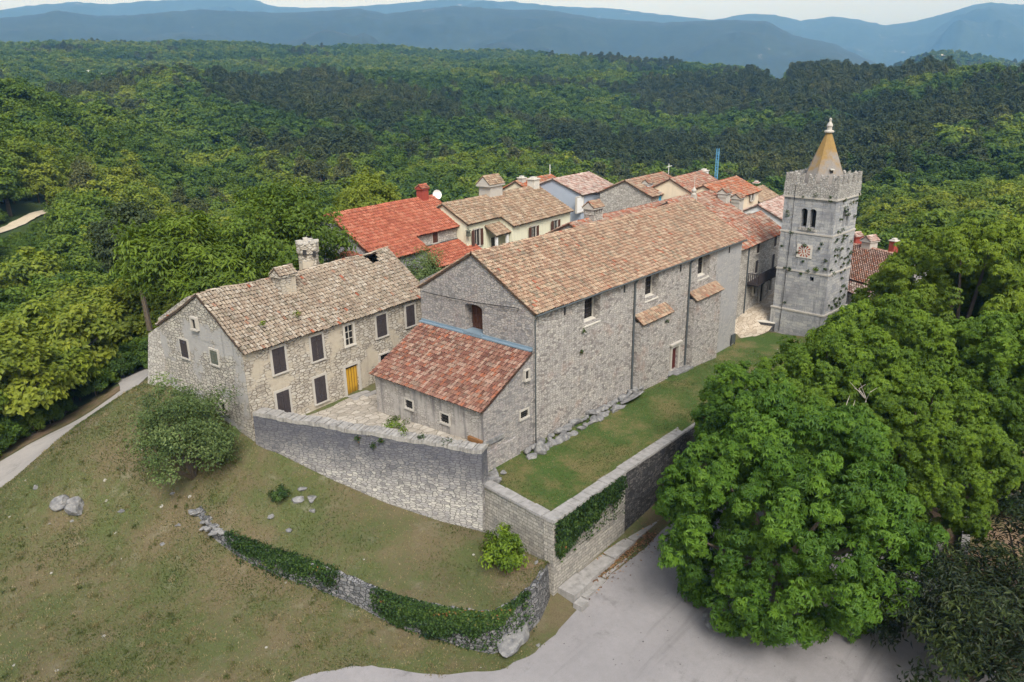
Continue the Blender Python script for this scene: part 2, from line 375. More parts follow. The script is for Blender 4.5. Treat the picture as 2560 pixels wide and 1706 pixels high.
def plazamat(name, a, b, leaves=None):
    t = NT(name); P = t.pos(); n = t.noise(P, .16, 5, .6); n2 = t.noise(P, 2.5, 5, .65); n3 = t.noise(P, 20, 3, .7)
    c = t.mix(n, a, b); c = t.mix(1, c, t.mix(n2, (.86, .86, .86), (1.12, 1.12, 1.12)), 'MULTIPLY'); c = t.mix(1, c, t.mix(n3, (.8, .8, .8), (1.2, 1.2, 1.2)), 'MULTIPLY')
    c = t.mix(t.math('MULTIPLY', t.step(t.noise(P, .55, 7, .72), .53, .72), .6), c, tuple(x*.62 for x in a))
    tk = t.noise(t.scalev(P, (.05, .8, 1)), 1.3, 5, .6); c = t.mix(t.math('MULTIPLY', t.step(tk, .55, .70), .35), c, tuple(x*.7 for x in a))
    v = t.n('ShaderNodeTexVoronoi'); v.inputs['Scale'].default_value = 3.2; t.lk(P, v.inputs[0]); sp = t.n('ShaderNodeSeparateColor'); t.lk(v.outputs['Color'], sp.inputs[0])
    c = t.mix(t.math('MULTIPLY', t.math('LESS_THAN', v.outputs['Distance'], t.math('MULTIPLY', sp.outputs[1], .2)), t.math('GREATER_THAN', sp.outputs[0], .86)), c, tuple(x*.45 for x in a))
    return t.bsdf(c, .93, n3, .02, .5)
M['plaza'] = plazamat('worn_plaza_asphalt', (.17, .166, .176), (.295, .287, .302))
M['road'] = plazamat('old_lane_asphalt', (.27, .26, .26), (.37, .355, .35))
M['track'] = plazamat('pale_dirt_track', (.42, .36, .27), (.52, .46, .36))
M['litter'] = groundmat('brown_leaf_litter', ((.20, .08, .025), (.26, .12, .04)), ((.09, .055, .03), (.16, .10, .06)), .4, .55, .8, 2)
M['soil'] = groundmat('bare_bank_soil', ((.09, .085, .035), (.13, .12, .05)), ((.16, .11, .07), (.22, .16, .11)), .45, .65, .3, 1.4, .15)
M['paving'] = stone('courtyard_paving', [(.30, .275, .24), (.38, .35, .31), (.44, .41, .37)], (.20, .18, .15), .8, .6, .05, stain=((.22, .2, .17), .5, .7, .6))
M['cobble'] = stone('square_paving', [(.33, .28, .22), (.43, .37, .30), (.48, .43, .36)], (.22, .18, .14), 1.2, .5, .04)
M['quarry'] = plain('pale_quarry_scree', (.50, .43, .34), .15, .02, .95, .3)
M['leaf'] = leaf_mat('broadleaf_foliage', [(0, (.030, .064, .014)), (.35, (.066, .125, .017)), (.7, (.127, .19, .020)), (1, (.215, .245, .028))], lo=.7, rg=.55)
M['pine'] = leaf_mat('pine_foliage', [(0, (.034, .056, .022)), (.5, (.066, .088, .031)), (1, (.118, .128, .04))], .2, lo=.7, rg=.55)
M['chest'] = leaf_mat('chestnut_foliage', [(0, (.038, .10, .016)), (.35, (.062, .145, .016)), (.7, (.115, .185, .014)), (1, (.165, .21, .018))], .35)
M['ivy'] = leaf_mat('ivy_foliage', [(0, (.014, .036, .01)), (.6, (.035, .075, .016)), (.9, (.06, .10, .02)), (1, (.16, .07, .03))], .25, False)
M['bushy'] = leaf_mat('bright_bush_foliage', [(0, (.05, .10, .008)), (.5, (.10, .17, .012)), (1, (.17, .24, .02))], .35, False)
M['greyleaf'] = leaf_mat('grey_green_foliage', [(0, (.06, .105, .034)), (.5, (.10, .155, .048)), (1, (.165, .21, .085))], .35, False)
M['conif'] = leaf_mat('dark_conifer_foliage', [(0, (.009, .019, .007)), (.6, (.02, .034, .010)), (1, (.055, .075, .018))], .15, False)
M['blade'] = leaf_mat('grass_blades', [(0, (.075, .115, .028)), (.4, (.11, .14, .046)), (.75, (.16, .142, .07)), (1, (.21, .18, .11))], .3, False)

# ------------------------------------------------------------------ terrain
def hit(fr, px, py, v=0):                    # where a line of sight meets the wall plane v of a frame -> (u, z)
    d = ray(px, py); q = fr.O+v*fr.V; n = fr.V; P = CAM+d*(((q-CAM)@n)/(d@n)); return float((P-fr.O)@fr.U), float(P[2])
def vnoise(x, y, seed=0):
    xi = np.floor(x).astype(np.int64); yi = np.floor(y).astype(np.int64); fx = x-xi; fy = y-yi
    fx = fx*fx*(3-2*fx); fy = fy*fy*(3-2*fy)
    def h(a, b):
        n = (a*374761393+b*668265263+seed*974711) & 0xffffffff
        n = ((n ^ (n >> 13))*1274126177) & 0xffffffff
        return ((n ^ (n >> 16)) & 0xffff)/65535.0
    return (h(xi, yi)*(1-fx)+h(xi+1, yi)*fx)*(1-fy)+(h(xi, yi+1)*(1-fx)+h(xi+1, yi+1)*fx)*fy
def fbm(x, y, seed=0, oct=4):
    s = 0; a = .5
    for k in range(oct): s = s+a*vnoise(x*2**k, y*2**k, seed+k); a *= .5
    return s/(1-.5**oct)
NEAR = [(-24, -2.5, -6.5), (-16, -11.5, -6.5), (-13, -10, -6.5), (-9, -10, -6.5), (0, -11, -6.5), (10, -11, -6.3), (20, -12, -5.7), (-1.7, -19, -6.5),
        (-10, -25, -6.7), (5, -30, -6.8), (18, -28, -6.8), (-25, -20, -6.8), (-35, -12, -6.9), (-40, 0, -6.8), (30, -14, -4.6), (40, -13, -3.2), (47, -12, -2.4),
        (25, -38, -8.5), (42, -30, -7.6), (60, -25, -7.5), (50, -45, -13), (80, -20, -8), (-40, -40, -8), (0, -50, -10),
        (-35.5, 12, -6.4), (-26, 11.3, -5.8), (-30, 4, -6.4), (-24.6, 20.7, -4), (-26.5, 24.9, -3),
        (-21.2, 15.3, -3), (-21.2, 10, -4.6), (-19, 3.2, -5.4), (-17.6, -3.4, -6), (-16, -7, -6.4), (-14.8, -9, -6.6),
        (-16.9, 31.0, 2), (-22, 33, -.5), (-25.2, 33.2, -2), (-29.3, 31.5, -3.5), (-18.6, 22, .2), (-20.5, 26, -.3), (-17, 19, .1), (-18, 15.5, -.9),
        (-15.1, 43.5, -3.4), (-19.6, 41.8, -4), (-23.7, 40.7, -4.7), (-28.4, 36.5, -5.5), (-11.6, 47, -3), (-31, 38.5, -5.7), (-24, 44, -5), (-36, 30, -6.5), (-40, 24, -6.9),
        (-35, 46, -7), (-20, 56, -6.5), (-5, 62, -6), (-45, 36, -8.5), (-60, 22, -9), (-52, 60, -11), (0, 80, -9),
        (-14.6, 16.6, .3), (-16, 29, 2.3), (-5, 16, .4), (5, 31, .8), (0, 14, .4), (20, 20, 1.4), (40, 20, 1.6), (25, 33, 1.2), (47, 10, -1.), (60, 20, .6), (75, 25, 0), (60, 42, -1), (40, 50, -4), (20, 50, -5),
        (45, -3, -2.3), (36, -2, -2.2), (55, -8, -2.3), (5, 40, -1), (-8, 38, .5), (10, -4, -3.2), (-5, -5, -5), (-12, 0, -5.2), (-14, 9, -3.4), (25, -5, -3.6), (75, 5, -1.5), (48, 3, -2.4)]
NEAR = np.array(NEAR, float)
def _tps_k(r2): return np.where(r2 > 0, r2*np.log(r2+1e-12)*.5, 0)
_A = NEAR[:, None, :2]-NEAR[None, :, :2]; _K = _tps_k((_A**2).sum(-1))+np.eye(len(NEAR))*2.0
_Pm = np.concatenate([np.ones((len(NEAR), 1)), NEAR[:, :2]], 1)
_S = np.zeros((len(NEAR)+3,)*2); _S[:-3, :-3] = _K; _S[:-3, -3:] = _Pm; _S[-3:, :-3] = _Pm.T
_W = np.linalg.solve(_S, np.concatenate([NEAR[:, 2], np.zeros(3)]))
def tps(x, y):
    x = np.asarray(x, float).ravel(); y = np.asarray(y, float).ravel(); o = np.empty(len(x))
    for i in range(0, len(x), 20000):
        X = x[i:i+20000]; Y = y[i:i+20000]
        r2 = (X[:, None]-NEAR[None, :, 0])**2+(Y[:, None]-NEAR[None, :, 1])**2
        o[i:i+20000] = _tps_k(r2)@_W[:-3]+_W[-3]+_W[-2]*X+_W[-1]*Y
    return o
PROF = {   # column of the view -> ground height (m) at distance (m)
 -300: [(60, -9), (120, -12), (200, -2), (320, 18), (400, 26), (500, -12), (700, 4), (900, 30), (1200, 58), (1600, 88), (2100, 60), (3200, -20)],
 0: [(60, -9), (110, -12), (180, -5), (260, 8), (350, 22), (470, -14), (700, 4), (900, 30), (1200, 58), (1600, 90), (2100, 60), (3200, -20)],
 220: [(60, -8), (110, -12), (180, -10), (260, -3), (380, 9), (480, -14), (620, 6), (720, 27), (850, -2), (1000, 32), (1200, 58), (1600, 92), (2100, 60), (3200, -20)],
 430: [(60, -5), (90, -10), (130, -13), (250, -16), (400, -10), (550, 6), (700, 31), (870, -6), (1080, 38), (1300, 64), (1600, 94), (2100, 60), (3200, -20)],
 850: [(70, -2), (120, -13), (200, -20), (300, -20), (450, -13), (600, -2), (800, 31), (960, 4), (1180, 48), (1600, 88), (2100, 60), (3200, -20)],
 1280: [(90, -2), (120, -12), (170, -25), (260, -22), (400, -22), (550, -13), (750, 7), (950, 30), (1060, 12), (1230, 52), (1380, 34), (1600, 72), (2100, 50), (3200, -20)],
 1700: [(110, -1), (130, -8), (170, -25), (300, -31), (450, -28), (600, -19), (750, 0), (950, 26), (1040, 8), (1170, 44), (1400, 20), (2000, 10), (3200, -20)],
 2100: [(110, -3), (130, -10), (170, -22), (260, -31), (400, -25), (520, -13), (650, 6), (800, 26), (950, 20), (1500, 0), (3200, -20)],
 2330: [(80, -7), (130, -6), (200, -12), (300, -20), (450, -14), (600, 8), (720, 24), (850, 8), (1700, 20), (2200, 74), (2700, 20), (3200, -20)],
 2560: [(80, -7), (120, -5), (200, -10), (330, -17), (480, -9), (600, 15), (680, 18), (850, 0), (1700, 15), (2200, 44), (2700, 10), (3200, -20)],
 2900: [(80, -8), (120, -6), (200, -10), (330, -15), (480, -6), (600, 15), (680, 18), (850, 0), (1700, 15), (2200, 50), (2700, 10), (3200, -20)]}
_cols = sorted(PROF); _az = np.array([math.atan2(*(ray(c, 200)[[1, 0]])) for c in _cols])[::-1]
_dg = np.concatenate([np.arange(0, 3300, 10.0), [4000, 30000]])
def _smooth(a, k):
    p = np.pad(a, (k, k), 'edge'); c = np.cumsum(np.insert(p, 0, 0)); return (c[2*k+1:]-c[:-2*k-1])/(2*k+1)
_pz = np.array([_smooth(np.interp(_dg, *zip(*PROF[c])), 3) for c in _cols])[::-1]
def far(x, y):
    dx = x-CAM[0]; dy = y-CAM[1]; D = np.hypot(dx, dy); az = np.arctan2(dy, dx)
    az = np.where(az < YAW-math.pi, az+2*math.pi, az)
    k = np.clip(np.interp(az, _az, np.arange(len(_az))), 0, len(_az)-1.0001); i = k.astype(int); f = k-i; f = f*f*(3-2*f)
    g = np.interp(D, _dg, np.arange(len(_dg))); gi = np.clip(g.astype(int), 0, len(_dg)-2); gf = g-gi
    z0 = _pz[i, gi]*(1-gf)+_pz[i, gi+1]*gf; z1 = _pz[i+1, gi]*(1-gf)+_pz[i+1, gi+1]*gf
    z = z0*(1-f)+z1*f
    a = np.clip((D-120)/500, 0, 1)
    return z+a*((fbm(x/170, y/170, 3)-.5)*22+(fbm(x/60, y/60, 9)-.5)*6)
def sstep(x, a, b): t = np.clip((x-a)/(b-a), 0, 1); return t*t*(3-2*t)
def hgt(x, y):
    x = np.asarray(x, float); y = np.asarray(y, float); sh = x.shape; x = x.ravel(); y = y.ravel()
    d = np.hypot(x-8, y-5); w = sstep(d, 62, 95); z = far(x, y); m = w < 1
    if m.any(): z[m] = z[m]*w[m]+tps(x[m], y[m])*(1-w[m])
    z = z+(fbm(x/2.2, y/2.2, 21)-.5)*.22*np.clip((d-20)/10, 0, 1)
    return z.reshape(sh)
def H(x, y): return float(hgt(np.array([x]), np.array([y]))[0])
def ghit(px, py):
    d = ray(px, py); d = d/math.hypot(d[0], d[1]); D = np.arange(40, 2600, 2.0); z = hgt(CAM[0]+d[0]*D, CAM[1]+d[1]*D); k = np.nonzero(z >= CAM[2]+d[2]*D)[0]
    return float(D[k[0]]) if len(k) else 1500.0
def inpoly(x, y, poly):
    c = np.zeros(x.shape, bool); n = len(poly)
    for i in range(n):
        x1, y1 = poly[i]; x2, y2 = poly[(i+1) % n]
        k = ((y1 > y) != (y2 > y)) & (x < (x2-x1)*(y-y1)/((y2-y1) or 1e-9)+x1); c ^= k
    return c
CLEAR = [(-120, -120), (-70, 5), (-45, 27), (-38, 37), (-30, 41.5), (-24, 45), (-16, 48.5), (-9, 52), (-8, 42), (-9, 36), (2, 35), (8, 39), (22, 43), (45, 52), (66, 55), (86, 44), (102, 30), (98, 5), (78, -9), (64, -14), (52, -22), (48, -38), (40, -60), (30, -120)]
# near ground, split between grass and the floor under the wood
gx = np.arange(-92, 112, .8); gy = np.arange(-95, 105, .8)
X, Y = np.meshgrid(gx, gy, indexing='ij'); Z = hgt(X, Y)
idx = np.arange(X.size).reshape(X.shape)
q = np.stack([idx[:-1, :-1], idx[1:, :-1], idx[1:, 1:], idx[:-1, 1:]], -1).reshape(-1, 4)
cx = X.ravel()[q].mean(1); cy = Y.ravel()[q].mean(1)
keep = np.hypot(cx-8, cy-5) < 90
q = q[keep]; cx = cx[keep]; cy = cy[keep]
ins = inpoly(cx, cy, CLEAR); right = (cx > 5) & (cy < -9-.25*(cx-5)*0) & (cy < -14)
o = mesh_obj('ground', np.stack([X.ravel(), Y.ravel(), Z.ravel()], 1), q, [M['grass'], M['floor'], M['soil']], smooth=True, uv=False, mids=np.where(ins, np.where(right, 2, 0), 1))
tag(o, kind='structure')
az = np.linspace(0, 2*math.pi, 481)[:-1]; dd = np.concatenate([[1], np.geomspace(18, 14000, 190)])
AZ, DD = np.meshgrid(az, dd, indexing='ij'); X = CAM[0]+DD*np.cos(AZ); Y = CAM[1]+DD*np.sin(AZ); Z = hgt(X, Y)-3.0*(1-sstep(np.hypot(X-8, Y-5), 84, 96))
idx = np.arange(X.size).reshape(X.shape); nx = np.roll(idx, -1, 0)
q = np.stack([idx[:, :-1], idx[:, 1:], nx[:, 1:], nx[:, :-1]], -1).reshape(-1, 4)
tag(mesh_obj('terrain', np.stack([X.ravel(), Y.ravel(), Z.ravel()], 1), q, M['floor'], smooth=True, uv=False), kind='structure')

def patch(name, poly, zf, mat, step=.8, jit=.0, kind='structure', seed=1):
    """flat sheet over the ground inside an outline; the outline is broken up by jit metres"""
    P = []
    n = len(poly)
    for i in range(n):
        a = np.array(poly[i], float); b = np.array(poly[(i+1) % n], float); k = max(1, int(np.hypot(*(b-a))/(step*.6)))
        for j in range(k):
            p = a+(b-a)*j/k; nr = np.array([-(b-a)[1], (b-a)[0]])/np.hypot(*(b-a))
            s = (fbm(np.array([p[0]/1.1]), np.array([p[1]/1.1]), seed, 3)[0]-.5)*2*jit
            P.append(p+nr*s)
    P = np.array(P)
    x0, y0 = P.min(0); x1, y1 = P.max(0)
    gx, gy = np.meshgrid(np.arange(x0+.3, x1, step), np.arange(y0+.3, y1, step)); gx = gx.ravel()+rng.uniform(-.1, .1, gx.size); gy = gy.ravel()
    m = inpoly(gx, gy, [tuple(p) for p in P]); pts = [Vector(p) for p in P]+[Vector((a, b)) for a, b in zip(gx[m], gy[m])]
    r = delaunay_2d_cdt(pts, [(i, (i+1) % len(P)) for i in range(len(P))], [list(range(len(P)))], 1, 1e-4)
    V = np.array([(v.x, v.y) for v in r[0]]); z = zf(V[:, 0], V[:, 1])
    fs = []
    for f in r[2]:
        a, b, c = V[f[0]], V[f[1]], V[f[2]]
        fs.append(list(f) if (b[0]-a[0])*(c[1]-a[1])-(b[1]-a[1])*(c[0]-a[0]) > 0 else list(f)[::-1])
    o = mesh_obj(name, np.column_stack([V, z]), fs, mat, smooth=True, uv=True)
    tag(o, kind=kind); return o
on = lambda dz: (lambda x, y: hgt(x, y)+dz)
def pz(pts): return [tuple(atz(*p)[:2]) for p in pts]
KX, KY = -8.35, -8.5                            # outer corner of the terrace wall
lawn_z = lambda x, y: np.interp(x, [-9, 0, 14, 21.6, 31.6, 45], [-.65, -.6, -.62, -.95, -1.75, -2.05])+(fbm(np.asarray(x)/3, np.asarray(y)/3, 5)-.5)*.12
lw = patch('terrace_lawn', [(-8.3, -8.3), (43.2, -7.4), (44.6, -6.0), (43.4, -1.2), (38.5, .4), (-7.6, .4)], lawn_z, M['lawn'], .7)
plz = patch('plaza', pz([(690, 1720, -6.5), (800, 1688, -6.5), (930, 1672, -6.5), (1100, 1690, -6.5), (1250, 1672, -6.5), (1340, 1632, -6.5), (1400, 1575, -6.5), (1470, 1490, -6.5), (1560, 1420, -6.5), (1640, 1350, -6.5)])+[(18, -10.6), (30, -12.2), (46, -11.6), (47, -15), (32, -17.5), (24, -20), (19, -26), (9, -30), (-8, -40), (-30, -40), (-42, -28)], on(.03), M['plaza'], .8, .28)
rd = patch('lane', pz([(0, 1236, -5.55), (112, 1168, -4.8), (195, 1108, -4.3), (270, 1045, -3.7), (318, 1000, -3.3), (375, 950, -2.9)])+[(-8, 51), (-5, 60), (-8, 60), (-12, 51.5)]+pz([(300, 972, -3.2), (200, 1040, -4.1), (110, 1098, -4.9), (0, 1160, -5.6)])+[(-38.5, 34.5), (-43, 27), (-41, 24)], on(.06), M['road'], .7, .12)
vg = patch('lane_verge', pz([(310, 962, -3.2), (200, 1036, -4.1), (110, 1094, -4.9), (0, 1155, -5.6), (0, 1105, -5.6), (100, 1065, -5), (200, 1012, -4.2), (290, 962, -3.4)]), on(.03), M['soil'], .7, .3)
ct_z = lambda x, y: np.interp(y, [-2, 1, 6, 12, 16, 19], [1.7, 1.6, 1.25, .9, .66, .6])+(fbm(np.asarray(x)/1.5, np.asarray(y)/1.5, 8)-.5)*.15
patch('courtyard', [(-14.8, 15.8), (-7.8, -1.2), (-5.5, -.2), (-5.5, 12.6), (1.5, 12.9), (4.6, 19.0), (-14.4, 17.9)], ct_z, M['paving'], .6)
sq_z = lambda x, y: np.interp(x+.45*y, [36, 42, 47, 54], [-2.1, -1.9, -1.2, -.9])
patch('village_square', [(36.3, .4), (43.2, -1.2), (45.2, -.9), (51, -1), (57, 1), (57, 4), (45, 4.5), (45, 13), (36.5, 13)], lambda x, y: sq_z(x, y)+.6*sstep(np.asarray(y)+(np.asarray(x)-40)*.3, 1.6, 2.0), M['cobble'], .6)
LITTER = pz([(1390, 1600, -6.5), (1460, 1530, -6.5), (1560, 1440, -6.5), (1640, 1370, -6.5), (1625, 1350, -6.5), (1540, 1408, -6.5), (1460, 1475, -6.5), (1395, 1555, -6.5)])
# dirt track on the far left slope and bright clearings on the hills
TRK_TOP = [(-60, 604), (0, 577), (62, 548), (112, 529), (158, 508)]; TRK_LOW = [(162, 520), (120, 541), (70, 561), (0, 592), (-60, 620)]
patch('dirt_track', [tuple(atd(a, b, ghit(a, b))[:2]) for a, b in TRK_TOP+TRK_LOW], on(.3), M['track'], 1.5, .25)
MEAD = [[(1325, 186), (1372, 181), (1376, 195), (1318, 199)], [(1885, 200), (1965, 193), (1975, 222), (1900, 216)], [(1960, 190), (2045, 180), (2040, 196), (1990, 206)]]
MEADP = [[tuple(atd(a, b, ghit(a, b))[:2]) for a, b in m] for m in MEAD]
for m in MEADP: patch('meadow', m, on(1.2), M['meadow'], 8, 6)
for m in [[(2322, 161, 2080), (2375, 150, 2150), (2380, 153, 2120), (2335, 163, 2060)]]: patch('quarry_slope', [tuple(atd(*p)[:2]) for p in m], on(9), M['quarry'], 12, 6)

# ------------------------------------------------------------------ roofs of clay tiles
PAL = dict(
 nave=[(.34, (0.443, 0.313, 0.223)), (.26, (0.378, 0.240, 0.168)), (.18, (0.481, 0.367, 0.269)), (.10, (0.307, 0.190, 0.135)), (.09, (0.296, 0.244, 0.180)), (.03, (0.404, 0.149, 0.091))],
 house=[(.42, (0.395, 0.331, 0.263)), (.26, (0.343, 0.271, 0.211)), (.17, (0.457, 0.404, 0.339)), (.09, (0.261, 0.227, 0.174)), (.045, (0.354, 0.206, 0.146)), (.015, (0.403, 0.130, 0.073))],
 annex=[(.30, (0.238, 0.107, 0.081)), (.26, (0.311, 0.167, 0.126)), (.20, (0.386, 0.259, 0.206)), (.12, (0.177, 0.083, 0.066)), (.12, (0.350, 0.133, 0.080))],
 red=[(.5, (0.453, 0.146, 0.089)), (.28, (0.383, 0.113, 0.070)), (.22, (0.508, 0.197, 0.127))],
 redd=[(.45, (0.375, 0.130, 0.081)), (.3, (0.315, 0.119, 0.082)), (.25, (0.424, 0.211, 0.146))],
 beige=[(.4, (.42, .31, .22)), (.3, (.36, .24, .165)), (.2, (.48, .38, .28)), (.1, (.30, .22, .15))],
 pink=[(.45, (.55, .40, .35)), (.3, (.60, .50, .45)), (.25, (.42, .25, .21))],
 rose=[(.4, (.48, .30, .235)), (.3, (.53, .37, .31)), (.2, (.45, .20, .125)), (.1, (.37, .22, .17))],
 brown=[(.4, (.36, .235, .17)), (.3, (.42, .30, .225)), (.2, (.36, .15, .10)), (.1, (.46, .37, .28))],
 orange=[(.5, (.47, .16, .085)), (.3, (.42, .24, .16)), (.2, (.50, .31, .22))],
 mixed=[(.35, (.38, .17, .12)), (.3, (.42, .27, .205)), (.2, (.47, .36, .29)), (.15, (.43, .13, .065))])
def roof(parent, eL, eR, rR, rL, pal, mat='tile', w=.30, r=.42, sag=0, wav=.03, thick=.16, seed=1, ridge=True, holes=(), name='roof', jit=1., verge=True):
    g = np.random.default_rng(seed)
    eL, eR, rR, rL = [np.array(p, float) for p in (eL, eR, rR, rL)]
    wid = (np.linalg.norm(eR-eL)+np.linalg.norm(rR-rL))/2; ln = (np.linalg.norm(rL-eL)+np.linalg.norm(rR-eR))/2
    nrm = np.cross(eR-eL, rL-eL); nrm /= np.linalg.norm(nrm)
    if nrm[2] < 0: nrm = -nrm
    def P(s, t, h=0):
        s = np.asarray(s, float)[..., None]; t = np.asarray(t, float)[..., None]
        b = (eL*(1-s)+eR*s)*(1-t)+(rL*(1-s)+rR*s)*t
        dz = -sag*np.sin(math.pi*np.clip(s, 0, 1))*(.35+.65*t)+wav*2*(vnoise(s*wid/2.6+seed*3.1, t*ln/2.2+seed, seed)-.5)
        b = b+nrm*np.asarray(h, float)[..., None]; b[..., 2] += dz[..., 0]
        return b
    m = max(2, int(round(wid/w))); n = max(2, int(round(ln/r)))
    i, j = np.meshgrid(np.arange(m), np.arange(n), indexing='ij'); i = i.ravel(); j = j.ravel(); N = len(i)
    sc = (i+.5)/m+g.normal(0, .035*jit, N)/m; t0 = (j+g.normal(0, .035*jit, N))/n-.02; t1 = t0+1.16/n
    tw = g.normal(0, .03*jit, N)/m; lift = g.uniform(0, .02, N)*jit
    ok = np.ones(N, bool)
    for (hs, ht, hr) in holes: ok &= np.hypot((sc-hs)*wid, (t0-ht)*ln) > hr*(.75+.5*g.random(N))
    du = np.array([-.385, -.22, .22, .385]); hh = np.array([0, .36, .36, 0])*w
    lo = np.stack([P(sc-tw+d*1.06/m, t0, x+.06+lift) for d, x in zip(du, hh)], 1)
    hi = np.stack([P(sc+tw+d*.9/m, t1, x*.8-.005+lift*.3) for d, x in zip(du, hh)], 1)
    lo, hi = lo[ok], hi[ok]; N = len(lo)
    V = np.concatenate([lo, hi], 1).reshape(-1, 3); b = (np.arange(N)*8)[:, None]
    Fq = np.stack([np.concatenate([b+k, b+k+1, b+k+5, b+k+4], 1) for k in range(3)], 1).reshape(-1, 4)
    wts = np.array([p[0] for p in pal]); cc = np.array([p[1] for p in pal])
    x = np.clip(.72*g.random(N)+.56*fbm(sc[ok]*wid/2.3, t0[ok]*ln/2.3, seed+5, 3)-.14, 0, .9999) if len(pal) > 3 else g.random(N)
    k = np.searchsorted(np.cumsum(wts)/wts.sum(), x); k = np.where(g.random(N) < .45, g.choice(len(pal), N, p=wts/wts.sum()), np.clip(k, 0, len(pal)-1))
    col = cc[k]*.84*g.uniform(.80, 1.14, (N, 1)); Fc = np.repeat(col, 3, 0)
    Vs = [V]; Fs = [Fq]; Cs = [Fc]; off = len(V)
    # bed of channel tiles with its slab
    a = max(6, m//3); c = max(4, n//3)
    S, T = np.meshgrid(np.linspace(0, 1, a+1), np.linspace(0, 1, c+1), indexing='ij')
    topv = P(S.ravel(), T.ravel()); bot = topv-nrm*thick; id_ = np.arange((a+1)*(c+1)).reshape(a+1, c+1)
    q = np.stack([id_[:-1, :-1], id_[1:, :-1], id_[1:, 1:], id_[:-1, 1:]], -1).reshape(-1, 4)
    if holes:
        qc = topv[q].mean(1); kk = np.ones(len(q), bool)
        for (hs, ht, hr) in holes: kk &= np.linalg.norm(qc-P(hs, ht), axis=1) > hr*.8
    else: kk = np.ones(len(q), bool)
    nt = len(topv)
    rim = np.concatenate([id_[:, 0], id_[-1, 1:], id_[::-1, -1][1:], id_[0, ::-1][1:-1]]); r2 = np.roll(rim, -1)
    side = np.stack([rim, rim+nt, r2+nt, r2], 1)
    Vs.append(topv); Vs.append(bot); qq = np.concatenate([q[kk], q[kk][:, ::-1]+nt, side])+off; Fs.append(qq); off += 2*nt
    dk = cc.mean(0)*.17; Cs.append(np.tile(dk, (len(qq), 1)))
    def caps(p0, p1, wv, n_, up_, sd, sagf):
        nonlocal off
        for kx in range(n_):
            f0 = kx/n_; f1 = (kx+1.15)/n_
            A = p0+(p1-p0)*f0; B = p0+(p1-p0)*f1; A = A+np.array([0, 0, sagf(f0)]); B = B+np.array([0, 0, sagf(f1)])
            jz = g.normal(0, .012*jit)
            ring = []
            for (Q, s_, l_) in ((A, 1.08, .03), (B, .9, 0)):
                for an in (-1.25, -.5, .5, 1.25): ring.append(Q+sd*wv*s_*math.sin(an)+up_*(wv*s_*(math.cos(an)-.28)+l_+jz))
            Vs.append(np.array(ring)); Fs.append(np.array([[o_+off for o_ in (u, u+1, u+5, u+4)] for u in range(3)]))
            kc = cc[g.choice(len(pal), p=wts/wts.sum())]*g.uniform(.75, 1.2); Cs.append(np.tile(kc, (3, 1))); off += 8
    if ridge:
        d = (rR-rL)/np.linalg.norm(rR-rL); sd = np.cross(d, (0, 0, 1.)); sd /= np.linalg.norm(sd)
        caps(rL, rR, w*.5, max(2, int(np.linalg.norm(rR-rL)/.42)), np.array([0, 0, 1.]), sd, lambda f: -sag*math.sin(math.pi*min(1, f))+wav*2*(float(vnoise(np.array([f*wid/2.6+seed*3.1]), np.array([ln/2.2+seed]), seed)[0])-.5))
    return mesh_obj(name, np.concatenate(Vs), np.concatenate(Fs), M[mat], parent, cols=np.concatenate(Cs), uv=False)
def gable_roofs(parent, fr, u0, u1, v0, v1, ze, zr, pal, oh=.35, ou=.15, vr=None, **kw):
    """two slopes over the rectangle; ze eave height, zr ridge height"""
    vr = (v0+v1)/2 if vr is None else vr; sl = (zr-ze)/(vr-v0); sb = (zr-ze)/(v1-vr)
    a = roof(parent, fr.p(u0-ou, v0-oh, ze-oh*sl+.12), fr.p(u1+ou, v0-oh, ze-oh*sl+.12), fr.p(u1+ou, vr, zr+.12), fr.p(u0-ou, vr, zr+.12), pal, **kw)
    kw2 = dict(kw); kw2.update(ridge=False, holes=(), seed=kw.get('seed', 1)+50)
    b = roof(parent, fr.p(u1+ou, v1+oh, ze-oh*sb+.12), fr.p(u0-ou, v1+oh, ze-oh*sb+.12), fr.p(u0-ou, vr, zr+.11), fr.p(u1+ou, vr, zr+.11), pal, **kw2)
    return a, b

